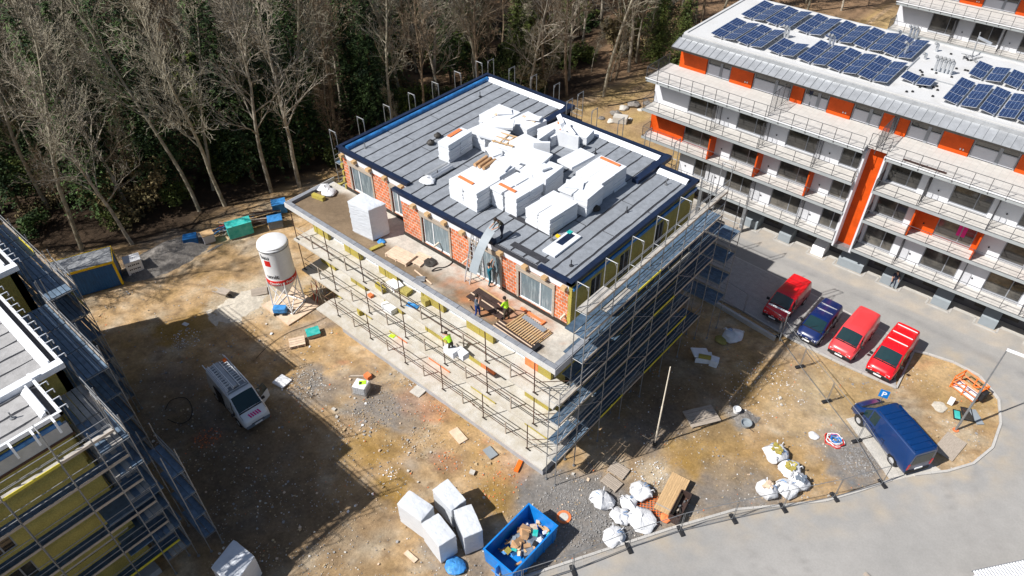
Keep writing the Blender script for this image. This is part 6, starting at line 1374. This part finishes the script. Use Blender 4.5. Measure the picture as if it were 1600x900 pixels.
# corrugated shed roof at the lower right
a = at(1521,892,2.5); b = at(1600,875,2.5); d = (b-a).normalized(); nrm = Vector((d.y,-d.x,0)); T = thing('metal_shed', 'shed with a shiny corrugated roof at the bottom right corner', 'shed', (a.x,a.y,0), math.atan2(d.y,d.x))
MB().box(.1,-3.4,0,6,-.1,2.3).build('walls', m['render_grey'], T)
sh_ = MB().hexa([(0,-3.5,2.45),(.07,-3.5,2.5),(.07,0,2.5),(0,0,2.45),(0,-3.5,2.46),(.07,-3.5,2.515),(.07,0,2.515),(0,0,2.46)]).hexa([(.07,-3.5,2.5),(.17,-3.5,2.43),(.17,0,2.43),(.07,0,2.5),(.07,-3.5,2.515),(.17,-3.5,2.44),(.17,0,2.44),(.07,0,2.515)]).build('roof_ridge', m['alu'], T)
for i in range(1,34): inst(sh_, T, (i*.175,0,0))
MB().box(-.05,-.0,2.38,6,.04,2.5).build('fascia', m['galv'], T)
x, y = pp(1385,925); T = thing('scrap_pile', 'edge of a scrap pile with metal mesh at the bottom of the view', 'scrap pile', (x,y,0))
for i in range(16): MB().obox((random.uniform(-1.4,1.4),random.uniform(-.6,.2),random.uniform(0,.25)),(random.uniform(.3,.9),.2,.1),random.uniform(0,3)).build('scrap', m[random.choice(['rust','galv','timber_grey'])], T)
cable('thin black cable over the dirt beside the silo', gp([(400,560),(420,540),(450,520),(490,505),(520,490)]), .02)
cable('thin black hose looped in the shade near the left block', gp([(258,640),(268,625),(290,622),(300,638),(296,655),(280,662),(262,655)]), .025)
cable('thin cable between the mortar heap and the timber platform', gp([(1095,668),(1120,660),(1150,650),(1160,660),(1178,675)]), .02)
cable('dark cable drawn across the rocks at the forest edge behind the block', gp([(950,165),(970,162),(1000,155),(1030,150)]), .05)
# boulders behind the block
for i, (u, v, r_) in enumerate([(962,178,1.1),(975,170,1.0),(990,165,1.3),(955,190,.8),(1012,163,1.0),(1000,172,.6),(940,185,.7),(985,186,.5)]):
    x, y = pp(u, v); tag(blob('boulder', m['concrete'] if i % 2 else m['gravel'], None, r_*.55, r_*.45, 110+i, loc=(x,y,-.1), rough_=.5), ['large pale boulder with flat top','grey boulder behind the pale one','biggest boulder of the row by the forest','small boulder nearest the block','right boulder close to the balconies','small stone among the boulders','left boulder of the row','small stone right of the pale boulder'][i], 'boulder', 'boulders behind the block')
x, y = pp(957,192); tag(MB().obox((0,0,0),(1.6,1.0,.7),jit=.03).build('concrete_block', m['concrete'], None, loc=(x+.5,y+.8,0), rz=.4), 'square concrete block in front of the boulders', 'block')
# ---------------------------------------------------------------- loose stones and scraps: too many to count
random.seed(21)
mb = MB(); sm_ = [M('stone_pale',(0.48,0.45,0.40),.9,.2,4), M('stone_grey',(0.27,0.26,0.25),.9,.2,4), m['terracotta'], m['white'], M('stone_tan',(0.42,0.31,0.18),.9,.2,4), m['timber_pale']]
road_in = lambda x, y: inside(x, y, poly) or inside(x, y, [bay[0],bay[1],bay[2],(-4.6,22.6)]+bay[4:])
def stone(x, y, r, k):
    pts = []; R3 = Matrix.Rotation(random.uniform(0, 6), 3, 'Z')
    for z in (0, r*random.uniform(.5,.9)):
        for a, b in ((-1,-1),(1,-1),(1,1),(-1,1)): q = R3 @ Vector((a*r*random.uniform(.5,1), b*r*random.uniform(.4,1), 0)); pts.append((x+q.x, y+q.y, z-.01))
    mb.hexa(pts, k)
for i in range(260):
    x, y = random.uniform(-31,-7), random.uniform(-19,-3)
    if y < -16 and x < -12: continue
    stone(x, y, random.uniform(.04,.1), random.choices([0,1,3,4,5],[4,7,1,5,3])[0])
cnt = 0
while cnt < 5500:
    u = random.uniform(150, 1560); v = random.uniform(430, 900); x, y = pp(u, v)
    if road_in(x, y) or (-25 < x < 0 and -.5 < y < 20) or (x < -11.5 and y < -17) : continue
    nn = fbm(x, y, 3.0, 2)
    if nn < -.05 and random.random() < .75: continue
    stone(x, y, random.choice([.02,.025,.03,.03,.04,.05])*(2.4 if random.random() < .02 else 1), random.choices([0,1,2,3,4,5],[26,30,3,3,33,5])[0]); cnt += 1
for (u, v, r_, n_, ks) in [(1015,740,1.2,110,[3,0]),(325,683,.9,90,[2]),(700,722,.9,40,[2,0]),(610,740,.5,40,[5,3]),(670,650,1.2,40,[2,0]),(900,800,2.4,700,[1]),(1340,720,1.3,400,[1]),(590,640,1.8,200,[1,1,4]),(550,670,1.6,80,[0,4]),(660,690,1.5,110,[0,4]),(780,750,1.5,90,[4,2]),(640,585,1.2,60,[0,1]),(290,530,1.2,120,[0,3]),(1190,610,3,200,[3,0]),(980,820,2,500,[1]),(480,600,1.5,300,[1,0])]:
    cx, cy = pp(u, v)
    for i in range(n_):
        a = random.uniform(0, 6.28); q = r_*math.sqrt(random.random()); stone(cx+cos(a)*q, cy+sin(a)*q, random.choice([.02,.03,.035,.05]), random.choice(ks))
o = mb.build('stones', sm_); o['kind'] = 'stuff'; tag(o, 'scattered stones, gravel and building scraps over the bare dirt', 'stones')
# ---------------------------------------------------------------- trees
def bare_tree_meshes(seed, H, spread=.34, n1=20, r0=.2, up=.9, straight=.05):
    rnd = random.Random(seed); tr = MB(); cr = MB()
    def grow(p, d, L, r, lvl, mb):
        ns = (12,5,4,3)[lvl]; nside = (8,4,3,3)[lvl]; bend = (straight,.16,.22,.26)[lvl]
        P = [p]; rr = [r]; D = [d]
        for i in range(ns):
            d = (d+Vector((rnd.gauss(0,bend), rnd.gauss(0,bend), rnd.gauss(0,bend)+(.05 if lvl else .02)))).normalized()
            p = p+d*L/ns; P.append(p); rr.append(max(r*(1-(i+1)/ns*.85), (.04,.026,.018,.013)[lvl])); D.append(d)
        for i in range(ns): mb.tube(P[i], P[i+1], rr[i], nside, rr[i+1], caps=False)
        if lvl == 3: return
        nch = (n1+6, 9, 6)[lvl]; lo = (.28,.15,.15)[lvl]
        for k in range(nch):
            t = lo+(1-lo)*(k+rnd.random())/nch; f = t*ns; i = min(ns-1, int(f)); q = P[i].lerp(P[i+1], f-i); dd = D[i]
            a = rnd.uniform(0, 6.283); o = dd.orthogonal().normalized(); o = Matrix.Rotation(a, 3, dd) @ o
            ang = rad(rnd.uniform(25,48)+18*(1-t)) if lvl == 0 else rad(rnd.uniform(22,50))
            nd = (dd*cos(ang)+o*sin(ang)); nd.z += .1*up; nd.normalize()
            Lc = L*((spread*(1.15-.65*t)) if lvl == 0 else rnd.uniform(.35,.6)*(1.1-.5*t)); grow(q, nd, Lc, max(rr[i]*.5, .014), lvl+1, cr)
    grow(Vector((0,0,-.2)), Vector((rnd.gauss(0,.05), rnd.gauss(0,.05), 1)).normalized(), H, r0, 0, tr)
    return tr, cr
def conifer_meshes(seed, H, R_, dens=1.0, leaf=.42, droop=.35):
    rnd = random.Random(seed); tr = MB().tube((0,0,-.2),(0,0,H*.97),.2,8,.03); cr = MB(); z = H*.1
    while z < H:
        t = (z-H*.1)/(H*.9); rr = R_*(1-t)**.8*rnd.uniform(.75,1.15)+.25; nb = int((7+5*(1-t))*dens); a0 = rnd.uniform(0,6.28)
        for b in range(nb):
            a = a0+b*6.283/nb+rnd.gauss(0,.15); L = rr*rnd.uniform(.65,1.1); k = max(3, int(L/.3))
            for i in range(k):
                s = (i+.5)/k*L; zz = z-droop*s*s/max(rr,.5)+.12*s; c = Vector((cos(a)*s, sin(a)*s, zz))
                for q in (0,1):
                    w_ = leaf*rnd.uniform(.5,1.1)*(1-.35*i/k); d = Vector((cos(a+rnd.gauss(0,.7)), sin(a+rnd.gauss(0,.7)), rnd.gauss(-.25,.3)))*w_; e = Vector((-sin(a), cos(a), rnd.gauss(0,.35)))*w_*.45
                    c2 = c+Vector((rnd.gauss(0,.12), rnd.gauss(0,.12), rnd.gauss(0,.1))); cr.face([c2-e, c2+d*.4-e*.3, c2+d, c2+e])
        z += H/46*rnd.uniform(.7,1.2)
    return tr, cr
def bush_mesh(seed, R_, H, n, leaf=.2):
    rnd = random.Random(seed); mb = MB(); cl = [(Vector((rnd.gauss(0,R_*.45), rnd.gauss(0,R_*.45), rnd.uniform(.15,1)*H)), rnd.uniform(.25,.6)*R_) for _ in range(14)]
    for i in range(n):
        c, r = rnd.choice(cl); v = Vector((rnd.gauss(0,1), rnd.gauss(0,1), rnd.gauss(0,.8))).normalized()*r*rnd.uniform(.6,1.05); p = c+v
        if p.z < 0: continue
        d = Vector((rnd.gauss(0,1), rnd.gauss(0,1), rnd.gauss(0,.6))).normalized()*leaf*rnd.uniform(.5,1.2); e = d.cross(Vector((rnd.gauss(0,1), rnd.gauss(0,1), rnd.gauss(0,1)))).normalized()*leaf*.45; mb.face([p-e, p+d*.5-e*.5, p+d, p+e])
    return mb
PARK = (0, 0, -500)
PB = []
def mesh_of(mb, name, mat, sm=None):
    o = mb.build(name, mat, None, smooth=sm); me = o.data; bpy.data.objects.remove(o); return me
for s_ in range(5):
    tr, cr = bare_tree_meshes(100+s_, [24,26,22,25,27][s_], [.26,.22,.3,.25,.2][s_], [20,22,18,22,20][s_], [.22,.2,.24,.2,.19][s_])
    mt = m[['bark_pale','bark_grey','bark_pale','bark_brown','bark_grey'][s_]]
    PB.append((mesh_of(tr, 'trunk', mt, 60), mesh_of(cr, 'crown', mt)))
for s_ in range(3):
    tr, cr = conifer_meshes(200+s_, [19,22,16][s_], [3.0,2.6,3.2][s_]); PB.append((mesh_of(tr, 'trunk', m['bark_brown'], 60), mesh_of(cr, 'crown', m['needles'])))
tr, cr = conifer_meshes(230, 15, 3.4, 1.0, .5, .1); PB.append((mesh_of(tr, 'trunk', m['bark_brown'], 60), mesh_of(cr, 'crown', m['leaves'])))      # 8 broad green evergreen
BU = [mesh_of(bush_mesh(300, 2.0, 3.0, 1600, .3), 'bush', m['leaves']), mesh_of(bush_mesh(301, 2.4, 4.2, 1900, .3), 'bush', m['ivy']), mesh_of(bush_mesh(302, 1.6, 2.0, 1200, .26), 'bush', m['needles'])]
def tree(kind, x, y, sc, rz, label, group=None, name=None):
    k = PB[kind]; nm = name or ('bare_tree' if kind < 5 else 'spruce_tree' if kind < 8 else 'evergreen_tree'); z = gz(x, y)
    T = thing(nm, label, 'tree', (x,y,z), rz, group); T.scale = (sc,)*3
    for me, n_ in zip(k, ('trunk', 'crown')):
        o = bpy.data.objects.new(n_, me); COL.objects.link(o); o.parent = T
    return T
front = [ # u, v of the foot, kind, scale, label
 (78,328,0,1.0,'pale bare tree with leaning trunk at the left behind the container'),(128,390,1,1.0,'bare tree rising right behind the blue container'),(207,335,2,.9,'bare tree between the container and the gravel heap'),
 (312,330,4,1.0,'pale bare tree standing behind the dark bin'),(352,322,1,.95,'slim bare tree next to the pale one behind the bin'),(424,300,0,.95,'pale bare tree left of the terrace corner with dense branches'),
 (468,292,2,.95,'bare tree just left of the terrace corner'),(525,218,3,1.0,'reddish brown trunk right behind the roof corner'),(630,172,1,1.05,'tall pale bare tree beyond the blue roof edge'),(886,152,3,.95,'bare tree behind the white stepped roof edge'),
 (943,150,4,1.1,'tall pale birch-like tree between the block and the balcony building'),(962,125,3,.9,'dark trunk right behind the tall pale tree'),(812,120,0,.8,'bare tree beyond the far roof corner'),(850,90,2,.9,'spreading bare tree far behind the roof'),(905,60,3,.9,'bare tree in the sunlit clearing'),(1012,70,1,.8,'bare tree left of the balcony building roof')]
for i, (u, v, k, sc, lab) in enumerate(front): x, y = pp(u, v); tree(k, x, y, sc, i*1.3, lab)
for i, (x, y, k, sc) in enumerate([(-45.5,-20.5,0,.95),(-49.5,-24,2,1.0),(-43.5,-26,4,.9),(-53,-17.5,1,1.0)]): tree(k, x, y, sc, i*1.7, 'bare tree at the left edge '+['whose branches shade the sandy yard','set back behind the container','nearest the left block','with a leaning trunk, farthest left'][i])
x, y = pp(1060,120); tree(8, x, y, .8, .4, 'broad green evergreen beside the balcony building corner')
x, y = pp(1025,105); tree(8, x, y, .7, 2.0, 'smaller green evergreen left of the balcony building')
x, y = pp(650,60); tree(8, x-6, y, .9, 2.0, 'green evergreen beyond the blue roof edge')
def zone(x, y):
    d = Vector((x,y,4))-CAM; w_ = d.dot(FW); u = 800+F_PX*d.dot(RT)/w_; v = 450-F_PX*d.dot(UP)/w_
    return ('at the left edge of the view' if u < 130 else 'behind the blue container' if u < 280 else 'behind the teal stack' if u < 400 else 'left of the terrace corner' if u < 520 else 'behind the blue roof edge' if u < 760 else 'behind the stepped white roof edge' if u < 960 else 'beside the balcony building' if u < 1180 else 'beyond the solar roof') + (', far back' if v < -60 else ', deep in the wood' if v < 90 else ', in the middle rows' if v < 220 else ', near the wood edge')
for i, (u, v, k, sc, wh) in enumerate([(285,300,6,1.1,'dark gap right of the gravel heap'),(395,280,5,1.1,'behind the teal stack'),(372,262,7,1.2,'second row behind the teal stack'),(165,345,6,1.0,'behind the blue container'),(35,330,5,1.0,'at the left edge'),(490,250,6,1.1,'left of the roof corner'),(560,195,5,1.0,'beyond the roof corner'),(597,165,7,1.1,'beside the tall pale tree'),(705,132,6,.95,'behind the blue roof edge'),(745,100,5,.9,'behind the far roof corner'),(440,262,7,1.0,'between bare trees left of the terrace'),(110,300,7,1.0,'behind the container trees')]):
    x, y = pp(u, v); tree(k, x, y, sc, i*.9, 'dark spruce '+wh)
def vis(x, y, z):
    d = Vector((x,y,z))-CAM; w_ = d.dot(FW)
    if w_ < 5: return False
    u = 800+F_PX*d.dot(RT)/w_; v = 450-F_PX*d.dot(UP)/w_; return -130 < u < 1730 and -60 < v < 960
random.seed(77); nb_ = nc = nu = 0
used = [pp(u, v) for u, v, *_ in front]
y = -45.0
while y < 185:
    x = -165.0
    while x < 40:
        xx = x+random.uniform(-2.4,2.4); yy = y+random.uniform(-2.4,2.4); fx = seg_x(yy, FOREST)
        if xx < fx-1.5 and (vis(xx,yy,0) or vis(xx,yy,16)):
            if min(math.hypot(xx-a, yy-b) for a, b in used) > 2.6:
                clear = max(0, min(1, (yy-28)/40)) * max(0, min(1, (xx+85)/40)); far = math.hypot(xx-16, yy+22) > 115
                con = .26*(1-clear)+.1; r_ = random.random(); dedge = fx-xx
                if r_ < con and dedge > 3.5: tree(random.choice([5,6,7,5,6]), xx, yy, random.uniform(.75,1.1), random.uniform(0,6.28), 'dark spruce '+zone(xx,yy), 'spruces in the forest'); nc += 1
                elif r_ < con+.05 and dedge > 4: tree(8, xx, yy, random.uniform(.6,.9), random.uniform(0,6.28), 'broad green evergreen '+zone(xx,yy), 'green evergreens in the forest'); nc += 1
                elif r_ < .97-.12*clear: tree(random.choice([0,1,2,3,4,3]), xx, yy, random.uniform(.75,1.05), random.uniform(0,6.28), 'leafless tree '+zone(xx,yy), 'leafless trees in the forest'); nb_ += 1
        x += 4.5 if y < 70 else 5.6
    y += 4.3 if y < 70 else 5.2
y = -30.0
while y < 110:
    x = -110.0
    while x < 10:
        xx = x+random.uniform(-2,2); yy = y+random.uniform(-2,2); fx = seg_x(yy, FOREST)
        if xx < fx-1.8 and vis(xx,yy,1) and math.hypot(xx-16, yy+22) < 105:
            clear = max(0, min(1, (yy-25)/40)) * max(0, min(1, (xx+85)/40))
            if random.random() < .8*(1-.55*clear) and nu < 420:
                o = bpy.data.objects.new('bush', BU[random.choices([0,1,2],[3,4,3])[0]]); COL.objects.link(o); o.location = (xx,yy,gz(xx,yy)-.1); o.rotation_euler.z = random.uniform(0,6.28); s_ = random.uniform(.6,1.2); o.scale = (s_,s_,s_*random.uniform(.7,1.3))
                tag(o, 'low evergreen bush '+zone(xx,yy), 'bush', 'bushes under the forest trees'); nu += 1
        x += 4.6
    y += 4.6
y = -28.0; ns_ = 0
while y < 100:
    x = -100.0
    while x < 10:
        xx = x+random.uniform(-2,2); yy = y+random.uniform(-2,2); fx = seg_x(yy, FOREST)
        if xx < fx-.8 and vis(xx,yy,1) and math.hypot(xx-16, yy+22) < 100 and random.random() < .6 and ns_ < 190:
            tree(random.choice([3,4,1]), xx, yy, random.uniform(.22,.42), random.uniform(0,6.28), 'thin leafless sapling '+zone(xx,yy), 'saplings under the forest trees', 'sapling'); ns_ += 1
        x += 5.0
    y += 5.0
print('trees', nb_, nc, 'bushes', nu)
